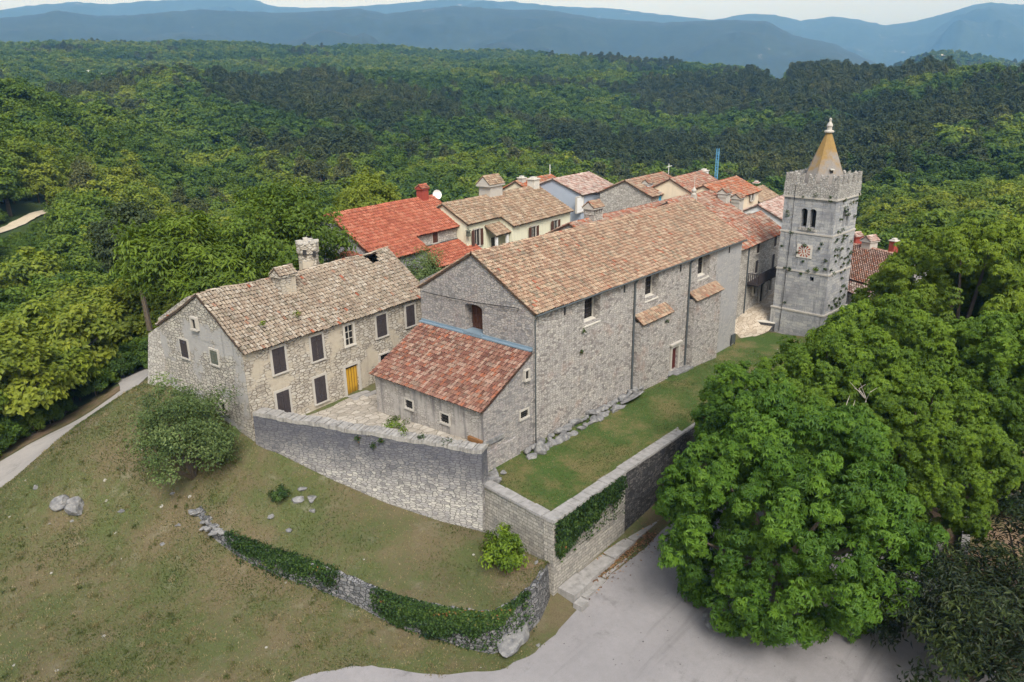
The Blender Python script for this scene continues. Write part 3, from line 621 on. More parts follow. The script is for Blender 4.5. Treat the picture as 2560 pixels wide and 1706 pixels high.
# ------------------------------------------------------------------ windows, doors, chimneys
def surround(fr, u0, u1, z0, z1, t=.16, out=.07, back=.22, sill=True, v=0):
    b = MB()
    b.box(fr, u0-t, u0, v-out, v+back, z0, z1); b.box(fr, u1, u1+t, v-out, v+back, z0, z1); b.box(fr, u0-t, u1+t, v-out, v+back, z1, z1+t)
    return b
def window(parent, fr, u0, u1, z0, z1, kind='shut', mat='shutter', fmat='frame', v=0, t=.16, out=.07, name='window'):
    if u0 > u1: u0, u1 = u1, u0
    if z0 > z1: z0, z1 = z1, z0
    if kind in ('pane', 'open'): v = v-.16
    w = surround(fr, u0, u1, z0, z1, t, out, v=v).build(name, M[fmat], parent)
    s = MB(); s.box(fr, u0-t, u1+t, v-out-.07, v+.2, z0-.13, z0); s.build('sill', M[fmat], w)
    um = (u0+u1)/2
    if kind == 'shut':
        for k, (a, c) in enumerate(((u0, um-.012), (um+.012, u1))):
            s = MB(); n = 3
            for i in range(n): s.box(fr, a+(c-a)*i/n+.008, a+(c-a)*(i+1)/n-.008, v-out+.0+.006*((i+k) % 2), v-out+.06, z0+.02, z1-.01-.03*((i*7+k*3) % 3)/2)
            for zz in (z0+.2*(z1-z0), z0+.8*(z1-z0)): s.box(fr, a+.01, c-.01, v-out-.02, v-out+.02, zz-.035, zz+.035)
            s.box(fr, a, c, v-out+.07, v-out+.09, z0, z1)
            s.build('shutter', M[mat], w)
    else:
        s = MB(); s.box(fr, u0, u1, v+.1, v+.14, z0, z1); s.build('pane', M['glass'], w)
    if kind == 'glass':
        s = MB()
        for i in (0, 1, 2): x = u0+(u1-u0)*i/2; s.box(fr, x-.035, x+.035, v+.05, v+.097, z0, z1)
        for i in range(4): z = z0+(z1-z0)*i/3; s.box(fr, u0, u1, v+.055, v+.094, z-.03, z+.03)
        s.build('frame', M['frame'], w)
    if kind == 'bars':
        s = MB(); n = 4
        for i in range(1, n): x = u0+(u1-u0)*i/n; s.box(fr, x-.018, x+.018, v-.01, v+.03, z0, z1)
        for i in range(1, 3): z = z0+(z1-z0)*i/3; s.box(fr, u0, u1, v-.014, v+.026, z-.018, z+.018)
        s.build('bars', M['iron'], w)
    if kind == 'open':
        for a, c in ((u0-t-(u1-u0)*.5, u0-t+.02), (u1+t-.02, u1+t+(u1-u0)*.5)):
            s = MB(); s.box(fr, a, c, v-out-.05, v-out-.005, z0, z1); s.build('shutter', M[mat], w)
        s = MB(); s.box(fr, um-.03, um+.03, v+.06, v+.098, z0, z1); s.build('frame', M['pale'], w)
    return w
def chimney(parent, fr, u, v, z0, z1, w, d, wm, kind='slots', cap='beige', name='chimney'):
    b = MB(.02); zt = z1-.55*w if kind != 'plain' else z1
    b.box(fr, u-w/2, u+w/2, v-d/2, v+d/2, z0, zt-.35*w if kind == 'slots' else zt)
    if kind == 'slots':
        n = 4; za = zt-.35*w; zb = zt
        for i in range(n+1):
            x = u-w/2+w*i/n; b.box(fr, x-.05*w, x+.05*w, v-d/2, v+d/2, za, zb)
    c = b.build(name, wm, parent)
    if kind == 'slots':
        b = MB(); b.box(fr, u-w*.42, u+w*.42, v-d*.4, v+d*.4, za, zb-.01); b.build('flue', M['iron'], c)
    if kind in ('slots', 'gable'):
        k = w*.62; e = d*.62
        b = MB(); b.box(fr, u-k, u+k, v-e, v+e, zt, zt+.08*w); z9 = zt+.09*w
        b.hexa([fr.p(u-k+.04, v-e, zt+.08*w), fr.p(u+k-.04, v-e, zt+.08*w), fr.p(u+k-.04, v+e, zt+.08*w), fr.p(u-k+.04, v+e, zt+.08*w)], [fr.p(u-k+.05, v-.02, zt+.47*w), fr.p(u+k-.05, v-.02, zt+.47*w), fr.p(u+k-.05, v+.02, zt+.47*w), fr.p(u-k+.05, v+.02, zt+.47*w)])
        b.build('cap_slab', wm if kind == 'gable' else M['frame'], c)
        roof(c, fr.p(u-k, v-e, zt+.09*w), fr.p(u+k, v-e, zt+.09*w), fr.p(u+k, v, zt+.5*w), fr.p(u-k, v, zt+.5*w), PAL[cap], w=.26, r=.3, thick=.06, name='cap', seed=int(abs(u*7+v*3))+2, wav=.01)
        roof(c, fr.p(u+k, v+e, zt+.09*w), fr.p(u-k, v+e, zt+.09*w), fr.p(u-k, v, zt+.49*w), fr.p(u+k, v, zt+.49*w), PAL[cap], w=.26, r=.3, thick=.06, name='cap', seed=int(abs(u*5+v*3))+9, ridge=False, wav=.01)
    if kind == 'plain':
        b = MB(); b.box(fr, u-w*.62, u+w*.62, v-d*.62, v+d*.62, z1, z1+.12); b.box(fr, u-w*.3, u+w*.3, v-d*.3, v+d*.3, z1+.12, z1+.35); b.build('cap', M['pale'], c)
    return c
def sub(fr, u, v, turn): p = fr.p(u, v, 0); return Fr(p, fr.deg+turn)

# ------------------------------------------------------------------ parish church
W, HE, HR, ZR, LN = 12.71, 10.5, 11.14, 14.22, 36.2
ch = thing('parish_church', 'large grey rubble stone church with long clay tiled roof and arched windows', 'church', (18, 6, 0))
F0 = Fr((0, 0), 0); FL = sub(F0, 0, W, -90); FRt = sub(F0, LN, 0, 90); FB = sub(F0, LN, W, 180)
wins = [(6.65, 8.95), (16.15, 18.55), (26.2, 28.75)]
m = MB(.05); ops = [(a, b, 7.85, 10.2, .95, .35) for a, b in wins]
m.wall(F0, (0, 0), (30.4, 0), -3, HE-.05, ops+[(21.75, 23.05, -.85, 1.6, .35)])
m.wall(F0, (LN, 0), (LN, W), -3, HE-.05, top=[(W, HR-.1), (W/2, ZR-.08), (0, HE-.05)]); m.wall(F0, (LN, W), (0, W), -3, HE-.05)
m.build('nave_wall', M['church'], ch)
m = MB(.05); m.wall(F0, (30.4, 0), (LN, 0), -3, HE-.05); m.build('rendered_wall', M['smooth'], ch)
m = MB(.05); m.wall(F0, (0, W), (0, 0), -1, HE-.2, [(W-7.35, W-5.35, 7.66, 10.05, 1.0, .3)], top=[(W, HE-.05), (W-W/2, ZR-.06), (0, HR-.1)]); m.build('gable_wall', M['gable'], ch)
for a, b in wins:
    s = MB(); s.box(F0, a, b, .90, .95, 7.85, 10.15); w_ = s.build('window', M['glass'], ch)
    s = MB()
    for k in range(4): x = a+(b-a)*k/3; s.box(F0, x-.035, x+.035, .84, .897, 7.85, 10.15)
    for k in range(1, 5): z = 7.85+2.3*k/5; s.box(F0, a, b, .845, .893, z-.03, z+.03)
    s.build('frame', M['shutter'], w_)
    s = MB(); s.hexa([F0.p(a, -.06, 7.6), F0.p(b, -.06, 7.6), F0.p(b, .85, 7.7), F0.p(a, .85, 7.7)], [F0.p(a, -.06, 7.72), F0.p(b, -.06, 7.72), F0.p(b, .85, 7.95), F0.p(a, .85, 7.95)]); s.build('sill', M['pale'], w_)
    s = MB(); s.box(F0, b-.07, b-.01, .7, .839, 7.95, 9.95); s.build('jamb', M['pale'], w_)
s = MB(); n = 6
for k in range(n): a = 5.37+k*1.96/n; s.box(FL, W-a-1.96/n+.01, W-a-.01, .84, .9+.012*(k % 2), 7.66, 9.98)
for z in (8.2, 8.9, 9.5): s.box(FL, W-7.33, W-5.37, .80, .84, z-.04, z+.04)
s.build('gable_shutter', M['shutter2'], ch)
s = MB(); s.box(FL, W-7.35, W-5.35, -.30, .84, 7.52, 7.68); s.box(FL, -.05, W-.1, -.36, -.002, 7.40, 7.50); s.box(FL, -.05, W-.1, -.06, .01, 7.50, 7.66); s.build('flashing', M['lead'], ch)
nave_r = gable_roofs(ch, F0, 0, LN, 0, W, HE, ZR, PAL['nave'], oh=.28, ou=.12, sag=.10, wav=.04, seed=3, w=.26, r=.37)
g = MB(); g.tube([F0.p(x, -.42, 10.33+.01*math.sin(x)) for x in np.linspace(-.1, LN+.2, 20)], .085, 6); g.build('gutter', M['zinc'], ch)
for x, r_ in ((.06, .05), (14.25, .1), (24.45, .1)):
    g = MB(); g.tube([F0.p(x, -.42, 10.3), F0.p(x, -.12, 9.9), F0.p(x, -.13, 5), F0.p(x, -.13, -.9)], r_, 7); g.build('downpipe', M['zinc'], ch)
for x in (3.9, 12.6, 22.6, 33.1):
    g = MB(); g.box(F0, x-.05, x+.05, -.09, .02, 9.4, 10.15); g.build('iron_stay', M['iron'], ch)
for a, b, mt in ((14.55, 19.95, 'church'), (24.7, 30.4, 'church')):
    s = MB(.04); s.wall(F0, (a, -.75), (b, -.75), -3, 6.15); s.wall(F0, (a, .02), (a, -.75), -3, 6.15); s.wall(F0, (b, -.75), (b, .02), -3, 6.15); bt = s.build('buttress', M[mt], ch)
    roof(bt, F0.p(a-.1, -1.0, 6.02), F0.p(b+.1, -1.0, 6.02), F0.p(b+.1, .03, 6.82), F0.p(a-.1, .03, 6.82), PAL['nave'], name='cap', w=.27, r=.36, seed=int(a), ridge=False, thick=.1)
d = surround(F0, 21.75, 23.05, -.85, 1.6, .26, .12, .3); d.box(F0, 21.3, 23.5, -.28, .05, 1.93, 2.1); d.box(F0, 21.4, 23.4, -.2, .05, 1.86, 1.93)
dr = d.build('door_frame', M['frame'], ch)
s = MB(); s.box(F0, 21.75, 22.39, .25, .31, -.85, 1.6); s.box(F0, 22.41, 23.05, .25, .31, -.85, 1.6); s.build('door', M['reddoor'], dr)
s = MB(.03); s.box(F0, 21.2, 23.6, -1.0, -.0, -1.6, -.86); s.box(F0, 23.7, 24.9, -.9, -.05, -1.7, -1.0); s.build('doorstep', M['rock'], ch)
s = MB(); c0 = F0.p(36.5, 6.36, 14.2); s.box(F0, 36.25, 36.8, 6.1, 6.6, 13.6, 14.7); s.lathe((c0[0], c0[1], 14.7), [(.3, 0), (.3, .1), (.18, .2), (.3, .5), (.12, .78), (.03, .9), (.025, 2.1), (.0, 2.12)], 10); s.build('ridge_finial', M['frame'], ch)
Q = [(1000+x*.1913, 600+y*.1913) for x, y in ((290, 668), (410, 703), (700, 765), (960, 815), (1250, 856), (1500, 886), (1560, 905), (1530, 935))]
s = MB(); pts = []
for x, y in Q: u, z = hit(FL, x, y, -.2); pts.append(FL.p(u, -.2, z))
s.tube(pts, .035, 5); tag(s.build('cable', M['cable']), 'black cable strung across the grey church gable above its window', 'cable')

# lean-to at the gable
AX, AW = 5.88, 12.4
an = thing('lean_to_annex', 'low plastered lean-to with steep red brown tiled roof below the church gable', 'building', (-3, 6, 0))
FA = Fr((-AX, 0), 0); FAL = sub(FA, 0, AW, -90)
m = MB(.04); aw = [(AW-8.65, AW-7.8, 2.3, 3.0), (AW-4.55, AW-3.65, 2.22, 2.95)]
m.wall(FA, (0, AW), (0, 0), -2.5, 4.42, [(*o_, .25) for o_ in aw]); m.build('plastered_wall', M['annexw'], an)
m = MB(.04); so = [(4.63, 5.12, 5.36-1.0, 6.1-1.0)]
m.wall(FA, (0, 0), (AX-.06, 0), -2.5, 4.42, [(4.2, 5.1, 2.2, 2.8, .25)], top=[(AX-.06, 7.45), (0, 4.42)]); m.build('side_wall', M['gable'], an); m = MB(.04)
m.wall(FA, (AX-.06, AW), (0, AW), -2.5, 4.42, top=[(AX-.06, 4.42), (0, 7.45)]); m.build('side_wall', M['gable'], an)
for o_ in aw: window(an, FAL, *o_, kind='bars', t=.13, out=.05)
window(an, FA, 4.2, 5.1, 2.2, 2.8, kind='bars', t=.15, out=.05)
window(an, FA, 4.66, 5.1, 5.4, 6.12, kind='pane', t=.1, out=.06)
roof(an, (-6.16, 12.66, 4.36), (-6.16, -.14, 4.36), (-.34, -.14, 7.38), (-.34, 12.6, 7.38), PAL['annex'], w=.27, r=.38, wav=.03, seed=11, ridge=False)
m = MB(.05); m.hexa([FA.p(-.25, -.3, -2.5), FA.p(4.3, -.35, -2.5), FA.p(4.3, 0, -2.5), FA.p(-.25, 0, -2.5)], [FA.p(-.08, -.1, .9), FA.p(3.6, -.1, .9), FA.p(3.6, 0, .95), FA.p(-.08, 0, .95)]); m.build('plinth', M['gable'], an)
m = MB(.03); m.box(FA, -.12, 2.1, -.16, .02, 1.5, 1.82); m.build('lintel_stone', M['rock'], an)
m = MB(.03); m.box(FA, -.22, .02, .1, 1.5, 1.62, 1.95); m.build('corner_stone', M['rust'], an)

# ------------------------------------------------------------------ old stone house
ho = thing('stone_house', 'two storey weathered stone house with pale sagging tiled roof and yellow door', 'house', (-5, 22, 1))
F1 = Fr((-15.09, 16.6), 4.1); HW = 12.0; RV = 5.2; Z1, Z2, ZRH = 7.85, 8.5, 11.55
ur, zr_ = hit(F1, 961, 630, RV); HL = ur+.35
F1L = sub(F1, 0, HW, -90)
def px2(x, y): return 350+x*.3189, 600+y*.3189
def box2(fr, x0, y0, x1, y1): a = hit(fr, *px2(x0, y0)); b = hit(fr, *px2(x1, y1)); return a[0], b[0], b[1], a[1]
upw = [(1027, 862, 1148, 1022), (1332, 765, 1440, 925), (1847, 600, 1936, 742), (2080, 524, 2155, 662)]
lo = [(1064, 1205, 1184, 1355), (1360, 1090, 1466, 1252)]
wl = [box2(F1, *b) for b in upw+lo]; wg = box2(F1, 1600, 680, 1678, 812); dd_ = box2(F1, 1607, 1005, 1725, 1232); dk = box2(F1, 1872, 905, 1950, 958)
du0, du1 = dd_[0], dd_[1]; dz0, dz1 = .62, dd_[3]
m = MB(.07); m.wall(F1, (0, 0), (HL, 0), -1.5, Z1, [(*wg, .3), (du0, du1, dz0, dz1, .3), (*dk, .3)]); m.wall(F1, (HL, 0), (HL, HW), -1.5, Z1, top=[(HW, Z2), (RV, ZRH), (0, Z1)]); m.wall(F1, (HL, HW), (0, HW), -1.5, Z2)
m.build('front_wall', M['house'], ho)
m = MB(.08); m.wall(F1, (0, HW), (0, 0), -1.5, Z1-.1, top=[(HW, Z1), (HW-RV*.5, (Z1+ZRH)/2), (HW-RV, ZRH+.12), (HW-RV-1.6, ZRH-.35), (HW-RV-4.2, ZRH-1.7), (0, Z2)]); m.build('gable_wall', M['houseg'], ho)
for b in wl: window(ho, F1, *b, kind='shut', t=.2)
window(ho, F1, *wg, kind='glass', fmat='pale', t=.2); window(ho, F1, *dk, kind='pane', t=.12)
d = surround(F1, du0, du1, dz0, dz1, .26, .08, .3).build('door_frame', M['frame'], ho)
s = MB(); um = (du0+du1)/2; s.box(F1, du0, um-.01, .12, .19, dz0, dz1-.22); s.box(F1, um+.01, du1, .12, .19, dz0, dz1-.22); s.build('door', M['yellow'], d)
s = MB(); s.box(F1, du0, du1, .16, .25, dz1-.22, dz1); s.build('fanlight', M['glass'], d)
s = MB(.03); s.box(F1, du0-.1, du1+.5, -.9, -.05, .3, .78); s.box(F1, du0-.2, du1+1.2, -1.5, -.85, .3, .70); s.build('doorstep', M['slab'], ho)
gb = box2(F1L, 312, 775, 390, 932); window(ho, F1L, *gb, kind='shut', t=.16)
gb = box2(F1L, 413, 612, 458, 700); window(ho, F1L, *gb, kind='pane', t=.15)
gb = box2(F1L, 550, 858, 622, 985); window(ho, F1L, *gb, kind='shut', mat='greendoor', t=.16)
gb = box2(F1L, 640, 1262, 690, 1355); window(ho, F1L, *gb, kind='pane', t=.16)
hs, hz = hit(F1, 935, 652, RV-.7)
hr = gable_roofs(ho, F1, 0, HL, 0, HW, Z1, ZRH, PAL['house'], oh=.32, ou=.1, vr=RV, sag=.16, wav=.08, seed=21, w=.285, r=.40, holes=[((hs+.1)/(HL+.2), .90, .85)], jit=1.9)
u, z = hit(F1, 710, 700, 4.0)
chimney(ho, F1, u, 4.0, 9.5, hit(F1, 710, 664, 4.0)[1], 1.5, 1.2, M['house'], 'gable', 'house')
u, zb = hit(F1, 767, 606, 6.9); c0 = F1.p(u, 6.9, 0)
m = MB(.05); m.lathe((c0[0], c0[1], 0), [(.98, 9.6), (.92, zb-1.1), (.92, zb-1.05), (1.05, zb-.9), (1.05, zb-.1), (.9, zb)], 9); cc = m.build('round_chimney', M['house'], ho)
FQ = Fr(c0, 4.1-25)
for x, zz in ((-.5, zb-.75), (.35, zb-.95)): m = MB(); m.box(FQ, x-.14, x+.14, -1.03, -.6, zz-.25, zz+.25); m.build('smoke_hole', M['iron'], cc)
m = MB(.1)
for k in range(11): a = k*.571; m.box(Fr((c0[0]+.8*math.cos(a), c0[1]+.8*math.sin(a)), k*33), -.25, .25, -.22, .22, zb-.03, zb+.08+.1*(k % 3))
m.build('broken_rim', M['frame'], cc)
m = MB(.08); m.hexa([F1.p(-.5, HW-.1, -1), F1.p(1.2, HW-.1, -1), F1.p(1.2, HW+3.0, -1), F1.p(-.9, HW+3.1, -1)], [F1.p(.1, HW-.1, Z2-.6), F1.p(1.0, HW-.1, Z2-.6), F1.p(1.0, HW+2.0, Z2-1.6), F1.p(.0, HW+2.2, Z2-1.8)]); m.build('leaning_buttress', M['vill'], ho)

# ------------------------------------------------------------------ bell tower
tw = thing('bell_tower', 'tall grey stone bell tower with battlements, clock and ochre pointed spire', 'tower', (47.6, -4, -2))
T = Fr((44.57, -6.87), -4); S = 6.1; TL = sub(T, 0, S, -90)
FACES = [((0, 0), (S, 0)), ((S, 0), (S, S)), ((S, S), (0, S)), ((0, S), (0, 0))]
def tface(m, k, o_, z0, z1, ops=(), **kw):
    (a0, a1), (b0, b1) = FACES[k]; sg = lambda q: q-o_ if q == 0 else q+o_
    m.wall(T, (sg(a0), sg(a1)), (sg(b0), sg(b1)), z0, z1, ops, **kw)
m = MB(.03)
bel = [(S-3.92, S-3.15, 10.85, 13.0, .9, .37), (S-2.89, S-2.12, 10.85, 13.0, .9, .37)]
belr = [(2.1, 2.85, 10.85, 12.9, .9, .3), (3.05, 3.8, 10.85, 12.9, .9, .3)]
for k in range(4):
    tface(m, k, .22, -4, .85); tface(m, k, .08, .85, 5.65, [(S-2.03+.08, S-1.53+.08, 4.68, 5.2, .5)] if k == 3 else [])
    tface(m, k, .04, 5.65, 10.15, [(2.4, 2.85, 6.3, 8.3, .5)] if k == 0 else [])
    tface(m, k, 0, 10.15, 14.2, bel if k == 3 else belr if k == 0 else [])
m.build('shaft', M['tower'], tw)
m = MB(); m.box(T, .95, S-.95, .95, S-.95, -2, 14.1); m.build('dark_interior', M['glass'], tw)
for z, o_ in ((.85, .28), (5.65, .15), (10.15, .11), (14.2, .17)):
    m = MB(.03); m.box(T, -o_, S+o_, -o_, S+o_, z-.09, z+.1); m.build('string_course', M['frame'], tw)
m = MB(.04)
for k in range(4): tface(m, k, .10, 14.3, 15.75)
m.box(T, -.1, S+.1, -.1, .45, 15.5, 15.78); m.box(T, -.1, S+.1, S-.45, S+.1, 15.5, 15.78); m.box(T, -.1, .45, .45, S-.45, 15.5, 15.78); m.box(T, S-.45, S+.1, .45, S-.45, 15.5, 15.78)
m.build('parapet', M['towertop'], tw)
def merlon(fr, u, w_, v):
    m = MB(.035); h = 1.1; pf = [(u, 0), (u+w_, 0), (u+w_, h), (u+w_*.8, h-.1), (u+w_*.5, h-.62), (u+w_*.2, h-.1), (u, h)]
    a = [fr.p(x, v, 15.77+z) for x, z in pf]; b = [fr.p(x, v+.42, 15.77+z) for x, z in pf]
    n = len(pf); m.face([a[i] for i in (0, 1, 2, 3, 4)]); m.face([a[i] for i in (0, 4, 5, 6)]); m.face([b[i] for i in (4, 3, 2, 1, 0)]); m.face([b[i] for i in (6, 5, 4, 0)])
    for i in range(n): j = (i+1) % n; m.face([a[j], a[i], b[i], b[j]])
    m.build('merlon', M['towertop'], tw)
for fr in (T, sub(T, S, 0, 90), sub(T, S, S, 180), TL):
    for k in range(5): merlon(fr, -.05+k*1.345, .74, -.06)
cxy = T.p(S/2, S/2, 0)
m = MB(); m.lathe((cxy[0], cxy[1], 0), [(2.95, 14.2), (2.75, 15.0), (2.25, 16.4), (.31, 21.2)], 8); sp = m.build('spire', M['spire'], tw)
m = MB(); m.lathe((cxy[0], cxy[1], 21.15), [(.3, 0), (.52, .08), (.55, .2), (.46, .3), (.28, .36), (.27, .62), (.35, .8), (.25, 1.05), (.13, 1.2), (.11, 1.4), (.16, 1.5), (.1, 1.62), (.02, 1.68)], 14); m.build('finial', M['frame'], tw)
FD = Fr((cxy[0], cxy[1]), -4-45); m = MB(); m.box(FD, -.13, .13, -2.1, -1.5, 16.95, 17.25); hd = m.build('dormer', M['glass'], sp); m = MB(); m.box(FD, -.2, .2, -2.2, -1.5, 17.26, 17.38); m.build('dormer_lid', M['pale'], hd)
m = MB(); m.box(TL, S-3.92, S-2.1, -.12, .05, 7.3, 8.85); ck = m.build('clock_face', M['clock'], tw)
m = MB(); ccu, ccz = S-3.01, 8.08
for k in range(12):
    a = k*math.pi/6; q = []
    for rr, da in ((.36, -.07), (.36, .07), (.80 if k % 3 else .70, .15), (.80 if k % 3 else .70, -.15)): q.append(TL.p(ccu+rr*math.sin(a+da), -.128, ccz+.9*rr*math.cos(a+da)))
    m.face(q[::-1])
m.build('numerals', M['clockr'], ck)
m = MB()
for a0, a1, r0, r1 in ((.2, 2.4, .12, .26), (3.2, 5.6, .16, .28)):
    for k in range(6): b0 = a0+(a1-a0)*k/6; b1 = a0+(a1-a0)*(k+1)/6; m.face([TL.p(ccu+rr*math.sin(b), -.128, ccz+rr*math.cos(b)) for rr, b in ((r0, b1), (r1, b1), (r1, b0), (r0, b0))])
m.build('hand', M['clockr'], ck)
m = MB(); c0 = TL.p(S-3.02, .25, 10.85); m.lathe(c0, [(.16, 0), (.1, .12), (.09, 1.55), (.17, 1.72), (.17, 1.82)], 9); m.build('belfry_column', M['pale'], tw)
m = MB(.03); m.box(TL, S-4.05, S-2.0, -.1, .1, 10.45, 10.84); m.build('belfry_sill', M['towertop'], tw)
m = MB(); m.tube([TL.p(S-4.75, -.26, 15.6), TL.p(S-4.8, -.22, 14.3), TL.p(S-4.85, -.12, 10), TL.p(S-4.9, -.18, 5.7), TL.p(S-4.95, -.28, .9), TL.p(S-5.0, -.32, -2)], .03, 5); m.build('lightning_cable', M['cable'], tw)

# ------------------------------------------------------------------ village houses behind the church
def house(name, label, O, deg, u0, u1, v0, v1, ze, zr, wm, pal, z0=-4, mat='tile', seed=1, gm=None, group='village houses', **kw):
    fr = Fr(O, deg); t = thing(name, label, 'house', fr.p((u0+u1)/2, (v0+v1)/2, 0), None)
    vr = (v0+v1)/2
    m = MB(.02); m.wall(fr, (u0, v0), (u1, v0), z0, ze, step=4); m.wall(fr, (u1, v0), (u1, v1), z0, ze, step=4, top=[(v1-v0, ze), (vr-v0, zr), (0, ze)]); m.wall(fr, (u1, v1), (u0, v1), z0, ze, step=4)
    m.build('wall', M[wm], t)
    m = MB(.02); m.wall(fr, (u0, v1), (u0, v0), z0, ze, step=4, top=[(v1-v0, ze), (v1-vr, zr), (0, ze)]); m.build('gable_wall', M[gm or wm], t)
    gable_roofs(t, fr, u0, u1, v0, v1, ze, zr, PAL[pal], mat=mat, seed=seed, **{**dict(w=.36, r=.5, oh=.4, ou=.2), **kw})
    return t, fr
t, fr = house('red_roofed_house', 'stone house with wide bright red tiled roof and red chimney behind the old house', (24.69, 31.6), 4.1, -17, 0, 0, 10.6, 10.5, 13.45, 'vill', 'red', mat='tile_red', gm='vill2', seed=31)
roof(t, fr.p(-17.2, -2.7, 9.12), fr.p(-9.2, -2.7, 9.12), fr.p(-9.2, -.3, 10.47), fr.p(-17.2, -.3, 10.47), PAL['red'], 'tile_red', w=.36, r=.5, seed=33, ridge=False, name='catslide_roof')
m = MB(); m.wall(fr, (-17, -2.3), (-9.4, -2.3), -4, 9.1, step=4); m.wall(fr, (-17, 0), (-17, -2.3), -4, 9.1, step=4, top=[(2.3, 9.1), (0, 10.4)]); m.wall(fr, (-9.4, -2.3), (-9.4, 0), -4, 9.1, step=4, top=[(2.3, 10.4), (0, 9.1)]); m.build('wall', M['vill2'], t)
roof(t, fr.p(-8.9, -3.5, 7.0), fr.p(.2, -3.5, 7.0), fr.p(.2, -.06, 8.74), fr.p(-8.9, -.06, 8.74), PAL['red'], 'tile_red', w=.36, r=.5, seed=34, ridge=False, name='lean_to_roof')
m = MB(); m.wall(fr, (-8.8, -3.1), (0, -3.1), -4, 7, step=4); m.wall(fr, (0, -3.1), (0, 0), -4, 7, step=4, top=[(3.1, 8.6), (0, 7)]); m.build('lean_to_wall', M['vill'], t)
m = MB(); m.box(fr, -8.9, .1, -.12, -.02, 8.75, 8.92); m.build('flashing', M['zinc'], t)
window(t, fr, -5.9, -5.0, 9.0, 10.2, kind='shut', mat='shutter2')
chimney(t, fr, -1.95, 5.0, 12.8, hit(fr, 1053, 461, 5.0)[1], 1.15, 1.0, M['redpaint'], 'gable', 'red')
u, z = hit(fr, 1087, 487, 5.3); m = MB(); c0 = fr.p(u, 5.0, z); m.tube([fr.p(u-.1, 5.2, z-1.4), c0], .05, 5)
ax = Vector((-.35, -.9, .25)).normalized(); e1 = ax.cross((0, 0, 1)).normalized(); e2 = ax.cross(e1); ringp = [[tuple(Vector(c0)+ax*(.25*r_*r_)+r_*.62*(math.cos(a)*e1+math.sin(a)*e2)) for a in np.linspace(0, 2*math.pi, 13)[:-1]] for r_ in (.02, .5, 1)]
for k in range(2):
    for i in range(12): j = (i+1) % 12; m.face([ringp[k][i], ringp[k][j], ringp[k+1][j], ringp[k+1][i]])
m.tube([c0, tuple(Vector(c0)+ax*.8)], .03, 4); m.build('satellite_dish', M['white'], t)
a0 = atd(869, 629, 83); fp = Fr(a0, 20); t = thing('red_roofed_shed', 'small shed with pyramid red tiled roof peeping over the old house', 'shed', (a0[0], a0[1], 6)); h_ = 2.9
for k in range(4):
    f_ = Fr(a0, 20+90*k); roof(t, f_.p(-h_, -h_, a0[2]-1.9), f_.p(h_, -h_, a0[2]-1.9), f_.p(.12, -.12, a0[2]), f_.p(-.12, -.12, a0[2]), PAL['redd'], 'tile_red', w=.36, r=.5, seed=36+k, ridge=False)
m = MB(); m.box(fp, -2.6, 2.6, -2.6, 2.6, 0, a0[2]-1.85); m.build('wall', M['vill'], t)

# cream house with recessed porch
fr = Fr((43.79, 29.3), 4.1); t = thing('cream_house', 'cream rendered house with brown shutters, tan tiled roof and tiled porch', 'house', fr.p(-10, 5, 1))
m = MB(); m.wall(fr, (-13.75, 0), (0, 0), -4, 9.85, step=4); m.wall(fr, (0, 0), (0, 11.7), -4, 9.85, step=4, top=[(11.7, 9.85), (5.85, 12.8), (0, 9.85)]); m.wall(fr, (0, 11.7), (-20.3, 11.7), -4, 9.85, step=4)
m.wall(fr, (-20.3, 11.7), (-20.3, 2), -4, 9.85, step=4, top=[(9.7, 10.8), (5.85, 12.8), (0, 9.85)]); m.wall(fr, (-20.3, 2), (-13.75, 2), -4, 10.8, step=4); m.wall(fr, (-13.75, 2), (-13.75, 0), -4, 9.85, step=4, top=[(2, 9.85), (0, 10.8)]); m.build('wall', M['cream'], t)
kk = dict(w=.36, r=.5)
sl = 2.95/5.85
roof(t, fr.p(-13.9, -.4, 9.85-.4*sl+.12), fr.p(.25, -.4, 9.85-.4*sl+.12), fr.p(.25, 5.85, 12.95), fr.p(-13.9, 5.85, 12.95), PAL['beige'], seed=41, **kk)
roof(t, fr.p(-20.5, 1.6, 9.85+1.6*sl+.12), fr.p(-13.9, 1.6, 9.85+1.6*sl+.12), fr.p(-13.9, 5.85, 12.95), fr.p(-20.5, 5.85, 12.95), PAL['beige'], seed=42, **kk)
roof(t, fr.p(.25, 12.1, 9.7), fr.p(-20.5, 12.1, 9.7), fr.p(-20.5, 5.85, 12.94), fr.p(.25, 5.85, 12.94), PAL['beige'], seed=43, ridge=False, **kk)
roof(t, fr.p(-16.9, .1, 8.9), fr.p(-13.8, .1, 8.9), fr.p(-13.8, 1.98, 10.05), fr.p(-16.9, 1.98, 10.05), PAL['beige'], seed=44, ridge=False, name='porch_roof', **kk)
m = MB(); m.box(fr, -16.6, -16.3, .3, .6, -1, 8.85); m.box(fr, -14.4, -14.1, .3, .6, -1, 8.85); m.build('porch_post', M['white'], t)
window(t, fr, -9.75, -8.75, 7.1, 9.0, 'open', 'shutter2', t=.12); window(t, fr, -4.55, -3.55, 7.2, 9.05, 'open', 'shutter2', t=.12); window(t, fr, -19.1, -18.1, 7.8, 9.9, 'open', 'shutter2', v=2, t=.12)
m = MB(); m.box(fr, -15.6, -14.6, 1.9, 1.99, 5.8, 8.3); m.build('door', M['glass'], t)
